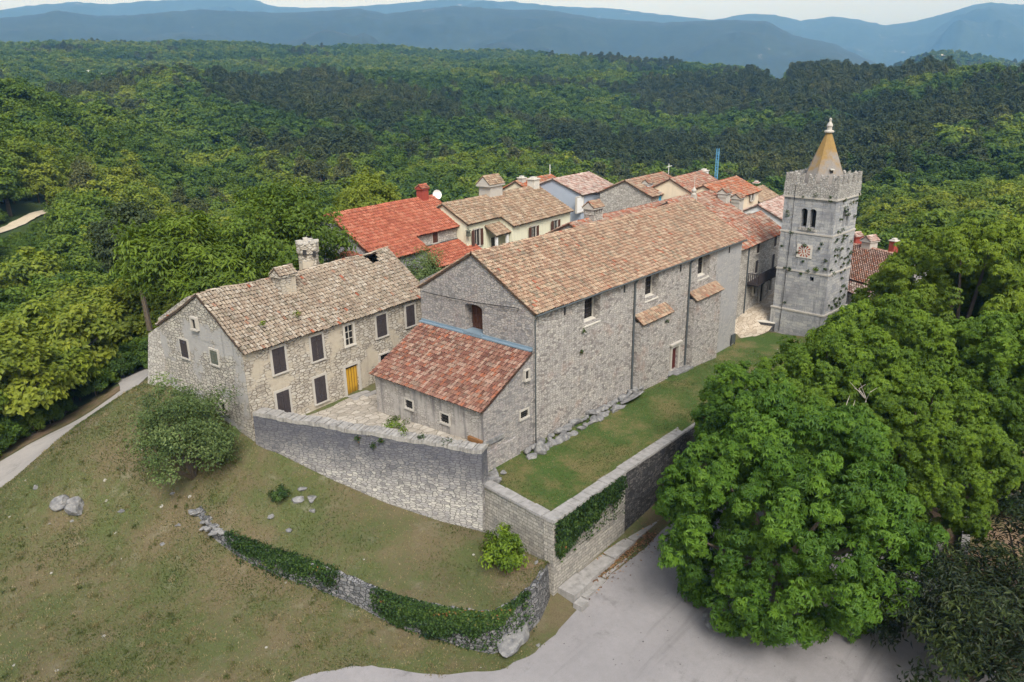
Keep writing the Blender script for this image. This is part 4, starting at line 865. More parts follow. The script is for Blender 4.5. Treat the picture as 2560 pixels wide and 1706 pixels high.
m = MB(); u, z = hit(fr, 1171, 582, 1.6); m.box(fr, u-.03, u+.03, 1.6, 2.0, z+.5, z+.56); m.box(fr, u-.03, u+.03, 1.57, 1.63, z+.3, z+.55); m.box(fr, u-.22, u+.22, 1.4, 1.84, z-.45, z+.2, .05); m.box(fr, u-.3, u+.3, 1.3, 1.94, z+.2, z+.34, .15); m.build('wall_lantern', M['greendoor'], t)
chimney(t, fr, -10.3, 6.1, 12.4, hit(fr, 1237, 434, 6.1)[1], 2.7, 1.9, M['frame'], 'gable', 'beige'); chimney(t, fr, -1.1, 5.6, 12.4, hit(fr, 1332, 449, 5.6)[1], 1.3, 1.2, M['pale'], 'plain')
def spot(name, label, O, deg, L, half, ze, rise, wm, pal, seed, **kw):
    return house(name, label, O, deg, -L, 0, 0, 2*half, ze, ze+rise, wm, pal, seed=seed, **kw)
t, fr = spot('small_red_roofed_house', 'cream house with weathered red roof between cream house and blue grey house', (57.76, 39.01), 4.1, 9.6, 4.64, 10.1, 2.4, 'cream2', 'orange', 51)
u, z = hit(fr, 1407, 493); window(t, fr, u-.35, u+.35, z-.7, z+.4, 'pane'); chimney(t, fr, -8.6, 4.2, 11, hit(fr, 1281, 450, 4.2)[1], 1.0, .9, M['frame'], 'plain')
m = MB(); m.tube([fr.p(-.2, 4.6, 12.4), fr.p(-.2, 4.6, 14.3)], .06, 5); m.build('aerial', M['white'], t)
t, fr = spot('blue_grey_house', 'blue grey rendered house with pink and white tiled roof', (61.59, 33.53), 4.1, 10.4, 5.16, 10.9, 1.95, 'bluegrey', 'pink', 52)
for x, y, w_ in ((1450, 512, .9), (1518, 501, .6)):
    u, z = hit(fr, x, y); window(t, fr, u-w_, u+w_, z-1.1, z+1.1, 'shut', 'white')
t, fr = spot('blue_shuttered_house', 'grey stone house with two bright blue shutters and tan roof', (67.31, 23.95), 4.1, 12.3, 4.28, 11.0, 1.93, 'vill', 'brown', 53)
for x, y in ((1649, 494), (1683, 488)):
    u, z = hit(fr, x, y); window(t, fr, u-.42, u+.42, z-.75, z+.75, 'shut', 'bluesh', t=.1)
u, z = hit(fr, 1619, 447, 2.2); chimney(t, fr, u, 2.2, 10.8, z, 1.4, 1.1, M['whitewash'], 'slots', 'brown')
m = MB(); c0 = fr.p(.6, 3.5, 12.2); m.tube([c0, fr.p(.6, 3.5, 14.4)], .05, 5); m.tube([fr.p(-.2, 3.5, 13.9), fr.p(1.5, 3.4, 14.0)], .04, 4); m.build('aerial', M['white'], t)
t, fr = spot('patched_roof_house', 'house with patched brown and red roof left of the blue crane mast', (70.08, 18.49), 4.1, 11.3, 4.28, 11.0, 2.2, 'cream2', 'mixed', 54)
u, z = hit(fr, 1760, 428, 4.2); chimney(t, fr, u, 4.2, 12, z, 1.3, 1.0, M['white'], 'plain')
t, fr = spot('orange_roofed_house', 'warm cream house with orange red roof and red capped chimney right of crane', (72.1, 14.05), 4.1, 12.4, 3.85, 10.7, 1.75, 'cream2', 'orange', 55)
for x, y in ((1878, 492), (1824, 499)):
    u, z = hit(fr, x, y); window(t, fr, u-.45, u+.45, z-.6, z+.6, 'open', 'frame', t=.1)
u, z = hit(fr, 1891, 458, 3.0); chimney(t, fr, u, 3.0, 11, z, .9, .8, M['redpaint'], 'plain')
o_ = atd(1945, 492, 146); t, fr = house('far_stone_house', 'small stone house with pale tiled roof farthest right behind the tower', o_, 4.1, -9, 0, 0, 6, o_[2], o_[2]+1.7, 'vill', 'beige', seed=56)
t, fr = house('white_gabled_house', 'white gabled house with pink tiled roof directly left of tower', (64.32, 6.68), 4.1, 0, 13, 0, 7.6, 7.8, 9.65, 'whitewash', 'pink', seed=57)
fg = sub(fr, 0, 7.6, -90); window(t, fg, 2.6, 3.2, 7.6, 8.4, 'pane')
# stone house on the square, with its balcony
t, fr = house('balcony_house', 'stone house with dark wooden balcony on the square between church and tower', (55.95, 3.36), 2, -14, 0, 0, 6.4, 7.95, 10.1, 'vill', 'mixed', seed=58)
for x, y, w_, hh_ in ((1895, 617, .42, .8), (1938, 601, .42, .8), (1890, 667, .42, .8), (1931, 660, .45, 1.3)):
    u, z = hit(fr, x, y); window(t, fr, u-w_, u+w_, z-hh_, z+hh_, 'shut', 'shutter', t=.1)
for x, y, w_, hh_ in ((1884, 722, .4, .7), (1900, 732, .5, 1.25), (1922, 712, .35, .8)):
    u, z = hit(fr, x, y); window(t, fr, u-w_, u+w_, z-hh_, z+hh_, 'pane', t=.12)
v_ = -1.5; ua, za = hit(fr, 1895.5, 712, v_); ub, zb_ = hit(fr, 1945, 697, v_); ua = min(ua, ub-5)
m = MB(); m.box(fr, ua, ub, v_, 0, za-.18, za); bal = m.build('balcony', M['shutter'], t)
m = MB(); zt = za+1.25
m.box(fr, ua, ub, v_-.02, v_+.06, zt-.08, zt); m.box(fr, ua-.02, ua+.06, v_, 0, zt-.08, zt)
for k in range(int((ub-ua)/.24)): m.box(fr, ua+k*.24, ua+k*.24+.09, v_, v_+.05, za, zt-.08)
for k in range(6): m.box(fr, ua, ua+.05, v_+k*.25, v_+k*.25+.09, za, zt-.08)
m.build('railing', M['shutter'], bal)
m = MB()
for k in range(4): x = ua+.3+(ub-ua-.6)*k/3; m.box(fr, x-.08, x+.08, v_+.1, 0, za-.4, za-.18)
m.build('bracket', M['shutter'], bal)
m = MB(); u, z = hit(fr, 1870, 640); m.tube([fr.p(u, -.1, 7.8), fr.p(u, -.1, -1)], .09, 6); m.build('downpipe', M['zinc'], t)
t, fr = house('brown_roofed_house', 'house with broad brown tiled roof and two chimneys behind the church end', (53.9, 6.6), 2, -12, 0, 0, 13, 9.2, 12.6, 'vill', 'mixed', seed=59, oh=.7)
for x, y, v in ((1845, 483, 3.2), (1812, 470, 4.2)):
    u, z = hit(fr, x, y, v); chimney(t, fr, u, v, 9.5, z, 1.35, 1.2, M['frame'], 'slots', 'brown')
t, fr = house('long_roofed_house', 'long house whose red brown roof shows just above the church ridge', (61, 15.6), 0, -31, 0, 0, 7, 9.2, 10.95, 'vill', 'mixed', seed=60)
u, z = hit(fr, 1484, 500, 3.4); chimney(t, fr, u, 3.4, 9, z, 1.9, 1.5, M['vill'], 'slots', 'nave')
# roofs right of the tower
A, B = np.array((62.15, -2.17, 6.37)), np.array((57.8, -11.5, 6.2)); E1 = np.array((52.94, -6.25, 3.69)); E2 = E1+(B-A)*1.0
t = thing('red_tiled_house', 'stone house with large weathered red roof right of the bell tower', 'house', (57, -8, 0))
roof(t, E2, E1, A, B, PAL['rose'], seed=61, w=.36, r=.5); bk = np.array((6, -2.5, -2.5))
roof(t, A+bk, B+bk, B, A, PAL['rose'], seed=62, w=.36, r=.5, ridge=False)
m = MB(); q1 = [E1+(.3, 0, -.3), E2+(.3, 0, -.3), B+bk+(-.3, 0, -.3), A+bk+(-.3, 0, -.3)]; m.hexa([tuple((p[0], p[1], -5)) for p in q1][::-1], [tuple(p) for p in q1][::-1])
for p, q, r_ in ((E1, A, A+bk), (E2, B, B+bk)): m.face([tuple(p+(0, 0, -.3)), tuple(q+(0, 0, -.25)), tuple(r_+(0, 0, -.3))]); m.face([tuple(r_+(0, 0, -.3)), tuple(q+(0, 0, -.25)), tuple(p+(0, 0, -.3))])
m.build('wall', M['vill'], t)
L1, L2 = E1+np.array((-1.6, -.8, -1.3)), E2+np.array((-3.0, 0, -1.35))
roof(t, L2, L1, E1+(0, 0, -.25), E2+(0, 0, -.25), PAL['pink'], seed=63, w=.36, r=.5, ridge=False, name='lower_roof')
m = MB(); m.hexa([(L1[0]+.3, L1[1], -5), (L2[0]+.3, L2[1], -5), (E2[0], E2[1], -5), (E1[0], E1[1], -5)], [(L1[0]+.3, L1[1], L1[2]-.2), (L2[0]+.3, L2[1], L2[2]-.2), (E2[0], E2[1], E2[2]-.5), (E1[0], E1[1], E1[2]-.5)]); m.build('lower_wall', M['vill'], t)
for x, y0, D, w_, mt, kd in ((2141, 580, 109, 1.25, 'redpaint', 'gable'), (2177, 588, 107, 1.5, 'frame', 'gable'), (2236, 603, 105, .85, 'redpaint', 'plain')):
    p = atd(x, y0, D); chimney(t, Fr(p, -20), 0, 0, 4.0, p[2], w_, w_*.85, M[mt], kd, 'pink')
# blue mast
p0 = atd(1790, 446, 190); p1 = atd(1794, 372, 190); m = MB(); w_ = .27; fr = Fr(p0, 10); zb0, zt0 = -6, p1[2]
for a, b in ((-w_, -w_), (w_, -w_), (w_, w_), (-w_, w_)): m.tube([fr.p(a, b, zb0), fr.p(a, b, zt0)], .055, 4)
n = int((zt0-zb0)/1.2)
for k in range(n):
    z0 = zb0+k*1.2; z1 = z0+1.2; s_ = 1 if k % 2 else -1
    for (a0, b0), (a1, b1) in (((-w_, -w_), (w_, -w_)), ((w_, -w_), (w_, w_)), ((w_, w_), (-w_, w_)), ((-w_, w_), (-w_, -w_))):
        p, q = (fr.p(a0, b0, z0), fr.p(a1, b1, z1)) if s_ > 0 else (fr.p(a1, b1, z0), fr.p(a0, b0, z1)); m.tube([p, q], .032, 4); m.tube([fr.p(a0, b0, z1), fr.p(a1, b1, z1)], .032, 4)
tag(m.build('crane_mast', M['crane']), 'thin bright blue lattice crane mast rising behind the village roofs', 'crane')
for k, (x, w_, h_, lab) in enumerate(((2457, 6, 2.6, 'white flat roofed farm building on the far right wooded hill, leftmost of three'), (2492, 9, 1.2, 'long low white farm building between its two neighbours on the wooded hill'), (2530, 7, 2.4, 'white gabled farm building nearest the right edge of the wooded hill'))):
    p = atd(x, 200, 668); fr = Fr(p, -60); t = thing('farm_building', lab, 'building', (p[0], p[1], p[2]-4)); zt = p[2]+h_*.35
    m = MB(); m.box(fr, -w_/2, w_/2, 0, 7, p[2]-14, zt); m.build('wall', M['whitewash'], t)
    if k == 2: roof(t, fr.p(-w_/2, -.5, zt), fr.p(w_/2, -.5, zt), fr.p(w_/2, 3.5, zt+1.8), fr.p(-w_/2, 3.5, zt+1.8), PAL['pink'], w=.6, r=.8, seed=71); roof(t, fr.p(w_/2, 7.5, zt), fr.p(-w_/2, 7.5, zt), fr.p(-w_/2, 3.5, zt+1.79), fr.p(w_/2, 3.5, zt+1.79), PAL['pink'], w=.6, r=.8, seed=72, ridge=False)
    else: m = MB(); m.box(fr, -w_/2-.4, w_/2+.4, -.4, 7.4, zt, zt+.3); m.build('roof', M['slab'], t)
    m = MB(); m.box(fr, -w_*.3, w_*.1, -.06, .02, zt-2.4, zt-.6); m.build('opening', M['glass'], t)
for x, y, D, hgt_ in ((76, 150, 1150, 20), (99, 146, 1180, 20), (220, 175, 1000, 17), (254, 184, 960, 17)):
    p = atd(x, y, D); m = MB(); m.tube([(p[0], p[1], p[2]-hgt_), tuple(p)], [.5, .4], 5); m.tube([(p[0]-1.5, p[1]+1, p[2]-.8), (p[0]+1.5, p[1]-1, p[2]-.8)], .15, 4)
    tag(m.build('utility_pole', M['white']), 'pale power line pole standing in the woods on the far left hill', 'pole', 'power line poles on the far hill')

# ------------------------------------------------------------------ garden and terrace walls
def seg_frame(a, b): return Fr(a, math.degrees(math.atan2(b[1]-a[1], b[0]-a[0]))), math.hypot(b[0]-a[0], b[1]-a[1])
def garden_wall(name, label, a, b, ztop, zbot, thick, wm, cm=None, s0=0, s1=None, cop=.16, over=.07, step=1.0, amp=.05, coplen=1.1, batter=0, seed=1, partname='wall'):
    fr, L = seg_frame(a, b); s1 = L if s1 is None else s1; g = random.Random(seed)
    p = fr.p(s0, 0, 0); t = thing(name, label, 'wall', (p[0], p[1], zbot))
    n = max(1, int((s1-s0)/step)); ss = [s0+(s1-s0)*k/n for k in range(n+1)]; nz = max(2, int((ztop(s0)-zbot)/step))
    m = MB(amp); o_ = lambda f: -batter*(1-f)
    for k in range(n):
        for j in range(nz):
            q = []
            for s, f in ((ss[k], j/nz), (ss[k+1], j/nz), (ss[k+1], (j+1)/nz), (ss[k], (j+1)/nz)): q.append(fr.p(s, o_(f), zbot+(ztop(s)-cop-zbot)*f))
            m.face(q)
            m.face([fr.p(s, thick, zbot+(ztop(s)-cop-zbot)*f) for s, f in ((ss[k+1], j/nz), (ss[k], j/nz), (ss[k], (j+1)/nz), (ss[k+1], (j+1)/nz))])
    for j in range(nz):
        f0, f1 = j/nz, (j+1)/nz; z = lambda s, f: zbot+(ztop(s)-cop-zbot)*f
        m.face([fr.p(s1, o_(f0), z(s1, f0)), fr.p(s1, thick, z(s1, f0)), fr.p(s1, thick, z(s1, f1)), fr.p(s1, o_(f1), z(s1, f1))])
        m.face([fr.p(s0, thick, z(s0, f0)), fr.p(s0, o_(f0), z(s0, f0)), fr.p(s0, o_(f1), z(s0, f1)), fr.p(s0, thick, z(s0, f1))])
    m.build(partname, M[wm], t)
    m = MB(.03); s = s0
    while s < s1-.05:
        e = min(s1, s+coplen*g.uniform(.6, 1.3)); e = s1 if s1-e < .3 else e; h = g.uniform(-.05, .05)*(1 if cop > .2 else .25); ov = over+g.uniform(-.03, .04)
        A = [fr.p(s+.01, -ov, ztop(s)-cop-.01), fr.p(e-.01, -ov, ztop(e)-cop-.01), fr.p(e-.01, thick+ov, ztop(e)-cop-.01), fr.p(s+.01, thick+ov, ztop(s)-cop-.01)]
        B = [fr.p(s+.02, -ov+.02, ztop(s)+h), fr.p(e-.02, -ov+.03, ztop(e)+h*.6), fr.p(e-.03, thick+ov-.03, ztop(e)+h*.8), fr.p(s+.03, thick+ov-.02, ztop(s)+h)]
        m.hexa(A, B); s = e
    m.build('coping', M[cm or wm], t)
    return t, fr, L
BA, BB = (-15.05, 16.35), (-8.0, -1.8)
garden_wall('bastion_wall', 'tall pale rubble wall with dark stained upper half and rough white top below the courtyard', BA, BB, lambda s: 2.82-.25*s/19.5+.05*math.sin(s*1.3)+.03*math.sin(s*4.3), -6, 1.05, 'bastion', 'bastion_top', cop=.3, over=.03, coplen=.34, batter=.45, seed=3)
garden_wall('terrace_front_wall', 'low front wall with grey coping slabs joining the tall rubble wall to the terrace corner', (-7.72, -1.5), (KX, KY+.02), lambda s: -.27-.01*s, -7.2, .75, 'retain', 'slab', s1=7.0, seed=4)
zt_ = lambda s: float(np.interp(s, [0, 9, 23, 40, 53], [-.3, -.42, -.72, -1.75, -2.0]))
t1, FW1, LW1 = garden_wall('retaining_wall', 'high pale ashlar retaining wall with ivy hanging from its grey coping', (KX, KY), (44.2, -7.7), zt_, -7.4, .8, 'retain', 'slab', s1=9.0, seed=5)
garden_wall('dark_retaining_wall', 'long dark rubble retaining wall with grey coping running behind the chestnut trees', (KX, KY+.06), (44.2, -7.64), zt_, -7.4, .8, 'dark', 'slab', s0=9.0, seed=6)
m = MB(.04)
for s, l, h, d in ((.4, 2.2, .75, 1.5), (2.65, 3.2, .6, 1.25), (5.9, 2.8, .62, 1.2), (8.75, 3.4, .6, 1.15), (12.2, 3, .6, 1.1), (15.3, 6, .6, 1.1)): m.box(FW1, s, s+l, -d, -.02, -7.3, -6.5+h, .05)
for s, l, h, d in ((.1, .9, .42, 2.3), (1.2, 2.6, .3, 1.9), (3.9, 3, .28, 1.7), (7, 3.4, .27, 1.6), (10.5, 5, .26, 1.5)): m.box(FW1, s, s+l, -d, -d+.75, -7.3, -6.5+h, .03)
tag(m.build('stone_ledge', M['slab']), 'two step stone ledge along the foot of the retaining wall beside the plaza', 'step')
CUR = [(487, 1290, -3.1, .45), (530, 1345, -3.8, .75), (590, 1395, -4.5, 1.05), (690, 1440, -5.0, 1.15), (800, 1480, -5.4, 1.45), (900, 1525, -5.75, 1.75), (1000, 1575, -6.05, 2.0), (1090, 1605, -6.35, 2.3), (1160, 1628, -6.55, 2.55), (1240, 1640, -6.65, 2.7), (1310, 1605, -6.65, 2.85), (1352, 1560, -6.65, 2.95), (1378, 1505, -6.6, 2.95)]
cb = np.array([[*atz(x, y, z)[:2], z, h] for x, y, z, h in CUR]); _cs = np.concatenate([[0], np.cumsum(np.hypot(*np.diff(cb[:, :2], axis=0).T))]); CL = _cs[-1]
def curv(s): return np.array([np.interp(s, _cs, cb[:, k]) for k in range(4)])
def curv_n(s): d = (curv(s+.3)-curv(s-.3))[:2]; d /= np.hypot(*d); return np.array([d[1], -d[0]])
def curv_p(s, f, out=0):
    c = curv(s); n = curv_n(s)*(out-.3*f); return (c[0]+n[0], c[1]+n[1], c[2]-.8+(c[3]+.8)*f)
t = thing('curved_wall', 'low curving dry stone wall partly smothered in ivy below the middle terrace', 'wall', tuple(curv(CL/2)[:3]))
m = MB(.10); ns = int(CL/.55)
for k in range(ns):
    a, b = CL*k/ns, CL*(k+1)/ns
    for j in range(5): m.face([curv_p(a, j/5), curv_p(b, j/5), curv_p(b, (j+1)/5), curv_p(a, (j+1)/5)])
    jt = lambda s: .10*math.sin(s*5.1)+.07*math.sin(s*11)
    m.face([curv_p(a, 1), curv_p(b, 1), tuple(np.array(curv_p(b, 1, -.3))+(0, 0, .12+jt(b))), tuple(np.array(curv_p(a, 1, -.3))+(0, 0, .12+jt(a)))])
    m.face([tuple(np.array(curv_p(a, 1, -.3))+(0, 0, .12+jt(a))), tuple(np.array(curv_p(b, 1, -.3))+(0, 0, .12+jt(b))), curv_p(b, .8, -.7), curv_p(a, .8, -.7)])
m.build('wall', M['low'], t)
# middle terrace: a ruled sheet from the top of the curved wall to the foot of the upper walls
fb = np.array([(-15.6, 16.9, .15), (-14.6, 14.3, -.2), (-12.9, 9.8, -1.7), (-11.2, 5.4, -2.9), (-9.6, 1.3, -3.6), (-8.3, -1.9, -3.85), (-8.3, -5, -3.75), (-8.4, -8.2, -3.75)])
_fs = np.concatenate([[0], np.cumsum(np.hypot(*np.diff(fb[:, :2], axis=0).T))]); FLn = _fs[-1]
def midp(s, t):
    a = curv(s*CL); n = curv_n(s*CL); A = np.array([a[0]-n[0]*.35, a[1]-n[1]*.35, a[2]+a[3]-.02]); B = np.array([np.interp(s*FLn, _fs, fb[:, k]) for k in range(3)])
    P = A*(1-t)+B*t; P[2] += .25*math.sin(math.pi*t)*(vnoise(np.array([P[0]/2.5]), np.array([P[1]/2.5]), 3)[0]-.5)*1.6
    return P
NS, NT_ = 60, 26
V = [midp(i/NS, j/NT_) for i in range(NS+1) for j in range(NT_+1)]
q = [[i*(NT_+1)+j, (i+1)*(NT_+1)+j, (i+1)*(NT_+1)+j+1, i*(NT_+1)+j+1] for i in range(NS) for j in range(NT_)]
tag(mesh_obj('middle_terrace', V, q, M['mid'], smooth=True, uv=False), kind='structure')
sv = []
for i in range(9):
    for j in range(8): p = midp(.84+.155*i/8, .45+.5*j/7*(1-.3*abs(i/4-1))); sv.append(p+(0, 0, .04))
tag(mesh_obj('bare_soil', sv, [[i*8+j, (i+1)*8+j, (i+1)*8+j+1, i*8+j+1] for i in range(8) for j in range(7)], M['soil'], smooth=True, uv=False), kind='structure')
p0, p1 = atz(1846, 813, -1.95), atz(1936, 826, -2.05)
garden_wall('square_wall', 'low dark wall with a pale slab on top between church end and tower', p0[:2], p1[:2], lambda s: -1.1, -2.6, .5, 'dark', 'pale', cop=.1)
c4 = [atz(x, y, -5.8) for x, y in ((2402, 1362), (2423, 1368), (2433, 1282), (2414, 1277))]
m = MB(.02); m.hexa([(p[0], p[1], -8.5) for p in c4], [tuple(p) for p in c4]); tag(m.build('slab_wall', M['slab']), 'short straight low wall topped by a pale slab at the right edge of the plaza', 'wall')
p = atz(1832, 868, -2.0); m = MB(); fr = Fr(p, 0); m.box(fr, -.5, -.42, 0, .08, -2.4, -.5); m.box(fr, .42, .5, 0, .08, -2.4, -.5); m.box(fr, -.5, .5, .01, .07, -1.5, -.45); tag(m.build('notice_stand', M['zinc']), 'small grey notice stand on the grass at the far church corner', 'sign')

# ------------------------------------------------------------------ stones
import bmesh
def rock_mesh(seed, sub_=2, flat=.6, cut=.5):
    bm = bmesh.new(); bmesh.ops.create_icosphere(bm, subdivisions=sub_, radius=1); g = random.Random(seed); of = Vector((g.uniform(0, 50), g.uniform(0, 50), g.uniform(0, 50)))
    pl = [(Vector((g.gauss(0, 1), g.gauss(0, 1), g.gauss(0, 1))).normalized(), g.uniform(.45, .8)) for _ in range(9)]
    for v in bm.verts:
        c = v.co.copy()
        for n, d in pl:
            k = c.dot(n)
            if k > d: c -= n*(k-d)
        c += c.normalized()*(mnoise.noise(c*1.7+of)*.18+mnoise.noise(c*4+of)*.06); v.co = Vector((c.x, c.y, c.z*flat))
    V = [tuple(v.co) for v in bm.verts]; fs = [[v.index for v in f.verts] for f in bm.faces]; bm.free(); return np.array(V), fs
def stone_obj(name, pos, size, rotz, seed, label, group=None, cat='rock', flat=.6, tilt=0, sub_=2):
    V, fs = rock_mesh(seed, sub_, flat); ct, st = math.cos(tilt), math.sin(tilt); V = V*np.array(size)
    V = np.column_stack([V[:, 0], V[:, 1]*ct-V[:, 2]*st, V[:, 1]*st+V[:, 2]*ct]); c, s = math.cos(rotz), math.sin(rotz)
    V = np.column_stack([V[:, 0]*c-V[:, 1]*s, V[:, 0]*s+V[:, 1]*c, V[:, 2]])+np.array(pos)
    return tag(mesh_obj(name, V, fs, M['rock'], origin=pos, uv=False), label, cat, group)
g = random.Random(5)
x = -1.6; n = 0
while x < 20.8:
    for row in range(2 if x < 13 else 1):
        sz = g.uniform(.28, .62)*(1.15 if row else 1); y = -.35-row*.75-g.uniform(0, .25)
        if 10.8 < x < 14.2 and row: continue
        stone_obj('foot_stone', (x+g.uniform(-.2, .2), y, lawn_z(x, y)+.05+(.22 if row == 0 else 0)), (sz*1.25, sz*.75, sz*.75), g.uniform(-.6, .6), 100+n, 'loose grey stone in the row lining the foot of the church wall', 'loose stones along the church foot', flat=.75); n += 1
    x += g.uniform(.55, .85)
stone_obj('foot_slab', (12.6, -1.25, -.3), (1.7, 1.0, .35), .15, 201, 'biggest flat pale slab among the stones at the church foot', flat=.5, tilt=-.45)
stone_obj('foot_slab', (-.9, -1.35, -.15), (.42, .75, .7), .5, 202, 'tall white upright stone under the church corner pipe', flat=1.0)
for k, (x, y, a, b, c) in enumerate(((-6.9, -1.2, .75, .5, .3), (-6.0, -1.1, .7, .45, .3), (-6.5, -1.9, .4, .35, .35), (-6.3, -.6, .3, .25, .35), (-5.6, -.7, .28, .24, .3), (-7.2, -.6, .35, .3, .25), (-5.3, -1.4, .3, .25, .2))):
    stone_obj('pile_stone', (x, y, -.42), (a, b, c), k*.8, 220+k, 'grey stone in the small heap behind the end of the tall wall', 'stones heaped at the annex corner', flat=.8)
def gpos(px, py, z): p = atz(px, py, z); return p[0], p[1]
bx, by = gpos(1287, 1600, -6.2); stone_obj('boulder', (bx, by, -6.05), (1.75, .95, 1.15), math.radians(15), 301, 'large smooth grey boulder at the plaza end of the curved wall', flat=.8, tilt=.25, sub_=3)
bx, by = gpos(190, 1250, -2.8); z = H(bx, by); stone_obj('boulder', (bx, by, z+.05), (1.15, 1.0, .95), 1.0, 302, 'big bluish grey outcrop boulder on the left grass slope', flat=.75, tilt=.5, sub_=3)
bx, by = gpos(152, 1248, -2.8); stone_obj('boulder', (bx, by, H(bx, by)), (1.0, .7, .7), .5, 303, 'layered pale boulder touching the big bluish outcrop on the left slope', flat=.7, sub_=3)
for k, (px, py, z, s) in enumerate(((446, 1306, -3.4, .3), (405, 1347, -4, .26), (297, 1245, -2.5, .3), (124, 1304, -3.8, .22), (95, 1225, -3, .4), (175, 1288, -3.4, .25), (430, 1211, -1.6, .26), (1345, 1610, -6.5, .3))):
    bx, by = gpos(px, py, z); stone_obj('field_stone', (bx, by, H(bx, by)-.06), (s*1.3, s, s*.7), k, 320+k, 'small grey stone half sunk in the dry grass slope', 'scattered stones on the grass slope')
for k, (s_, t_, r_) in enumerate(((.24, .62, .5), (.27, .7, .45), (.29, .58, .3), (.23, .75, .35), (.2, .35, .3), (.26, .3, .25), (.9, .8, .2), (.95, .6, .22))):
    p = midp(s_, t_); stone_obj('field_stone', tuple(p+(0, 0, .03)), (r_*1.3, r_, r_*.8), k, 350+k, 'grey stone lying on the middle terrace below the tall wall', 'stones on the middle terrace')
g2 = random.Random(77)
for k in range(16):
    s_ = g2.uniform(-.2, 3.4); c_ = curv(max(0, s_)); f_ = g2.uniform(.2, 1.05); sz = g2.uniform(.22, .42); o2 = curv_n(max(0, s_))*g2.uniform(-.35, .15)
    stone_obj('wall_stone', (c_[0]+o2[0]+(min(0, s_)*.5), c_[1]+o2[1], c_[2]+c_[3]*f_), (sz*1.25, sz*.85, sz*.7), g2.uniform(0, 3), 400+k, 'loose bluish grey stone on the broken left end of the curved wall', 'broken stones at the left end of the curved wall', flat=.75)
p = atz(1800, 1545, -6.5); stone_obj('plaza_rock', tuple(p+(0, 0, .1)), (1.6, 1.1, .5), .3, 371, 'dark flat rock under the biggest chestnut tree on the plaza', flat=.6)
p = atz(1935, 1560, -6.5); m = MB(.06)
for a in np.linspace(0, 2*math.pi, 15)[:-1]:
    for zz in (0, .42): f_ = Fr((p[0]+2.0*math.cos(a+zz), p[1]+2.0*math.sin(a+zz)), math.degrees(a+zz)+90); m.box(f_, -.42, .42, -.2, .25, -6.7+zz, -6.32+zz, .04)
tag(m.build('tree_ring', M['rock']), 'ring of rough stones around the foot of the chestnut on the plaza', 'stone ring')

# ------------------------------------------------------------------ foliage
def unit(v): return v/np.maximum(np.linalg.norm(v, axis=-1, keepdims=True), 1e-9)
def leaf_quads(c, d, nrm, L, Wd):
    """diamond leaves: base c, direction d, normal nrm"""
    d = unit(d); b = unit(np.cross(d, nrm)); L = np.asarray(L)[:, None]; Wd = np.asarray(Wd)[:, None]; up_ = np.cross(b, d)
    return np.stack([c, c+d*L*.45+b*Wd*.5+up_*L*.06, c+d*L-up_*L*.08, c+d*L*.45-b*Wd*.5+up_*L*.06], 1)
def quads_mesh(Q): return Q.reshape(-1, 3), np.arange(len(Q)*4).reshape(-1, 4)
def rdir(g, n): return unit(g.normal(size=(n, 3)))
def crown(seed, ncl, per, Rx, Rz, zc, leafL, leafW, kind='broad', tight=.34):
    g = np.random.default_rng(seed); d = rdir(g, ncl*3); d = d[d[:, 2] > -.55][:ncl]
    bump = .72+.5*g.random(len(d)); r = bump*np.where(g.random(len(d)) < .25, .55, .95)
    C = d*r[:, None]*np.array([Rx, Rx, Rz])+np.array([0, 0, zc])
    if kind == 'pine':
        hh = np.clip((C[:, 2]-zc)/Rz, -1, 1); k = np.clip(1.05-.55*(hh+.3), .25, 1.1); C[:, :2] *= k[:, None]
    rc = tight*Rx*(.7+.6*g.random(len(C))); cr = g.random(len(C))
    o_ = rdir(g, len(C)*per).reshape(len(C), per, 3)*(g.random((len(C), per, 1))**.45); o_[..., 2] *= .75
    P = (C[:, None]+o_*rc[:, None, None]).reshape(-1, 3); out = unit(P-np.array([0, 0, zc-Rz*.4])); n = len(P)
    nrm = unit(out*.9+np.array([0, 0, .7])+rdir(g, n)*.55); dr = unit(np.cross(nrm, rdir(g, n))+np.array([0, 0, -.25]))
    Q = leaf_quads(P, dr, nrm, leafL*(.7+.6*g.random(n)), leafW*(.7+.6*g.random(n)))
    rnd = np.clip(.55*np.repeat(cr, per)+.45*g.random(n), 0, 1)
    return Q, rnd, C
def trunk_mb(seed, h, r, C, nl=7, base=0, root=-.8):
    g = random.Random(seed); m = MB(); pts = [(0, 0, base+root), (.05*h*g.uniform(-1, 1), .04*h*g.uniform(-1, 1), base+h*.4), (.06*h*g.uniform(-1, 1), .05*h*g.uniform(-1, 1), base+h*.8)]
    m.tube(pts, [r*1.25, r*.8, r*.35], 6)
    for k in g.sample(range(len(C)), min(nl, len(C))):
        c = C[k]; f = g.uniform(.35, .75); p = np.array(pts[1])*(1-f)+np.array(pts[2])*f if f > .4 else np.array(pts[1]); mid_ = p*.45+np.array(c)*.55+np.array((0, 0, -.2))
        m.tube([tuple(p), tuple(mid_), tuple(c)], [r*.45, r*.28, r*.08], 4)
    return m
PROTO = {}
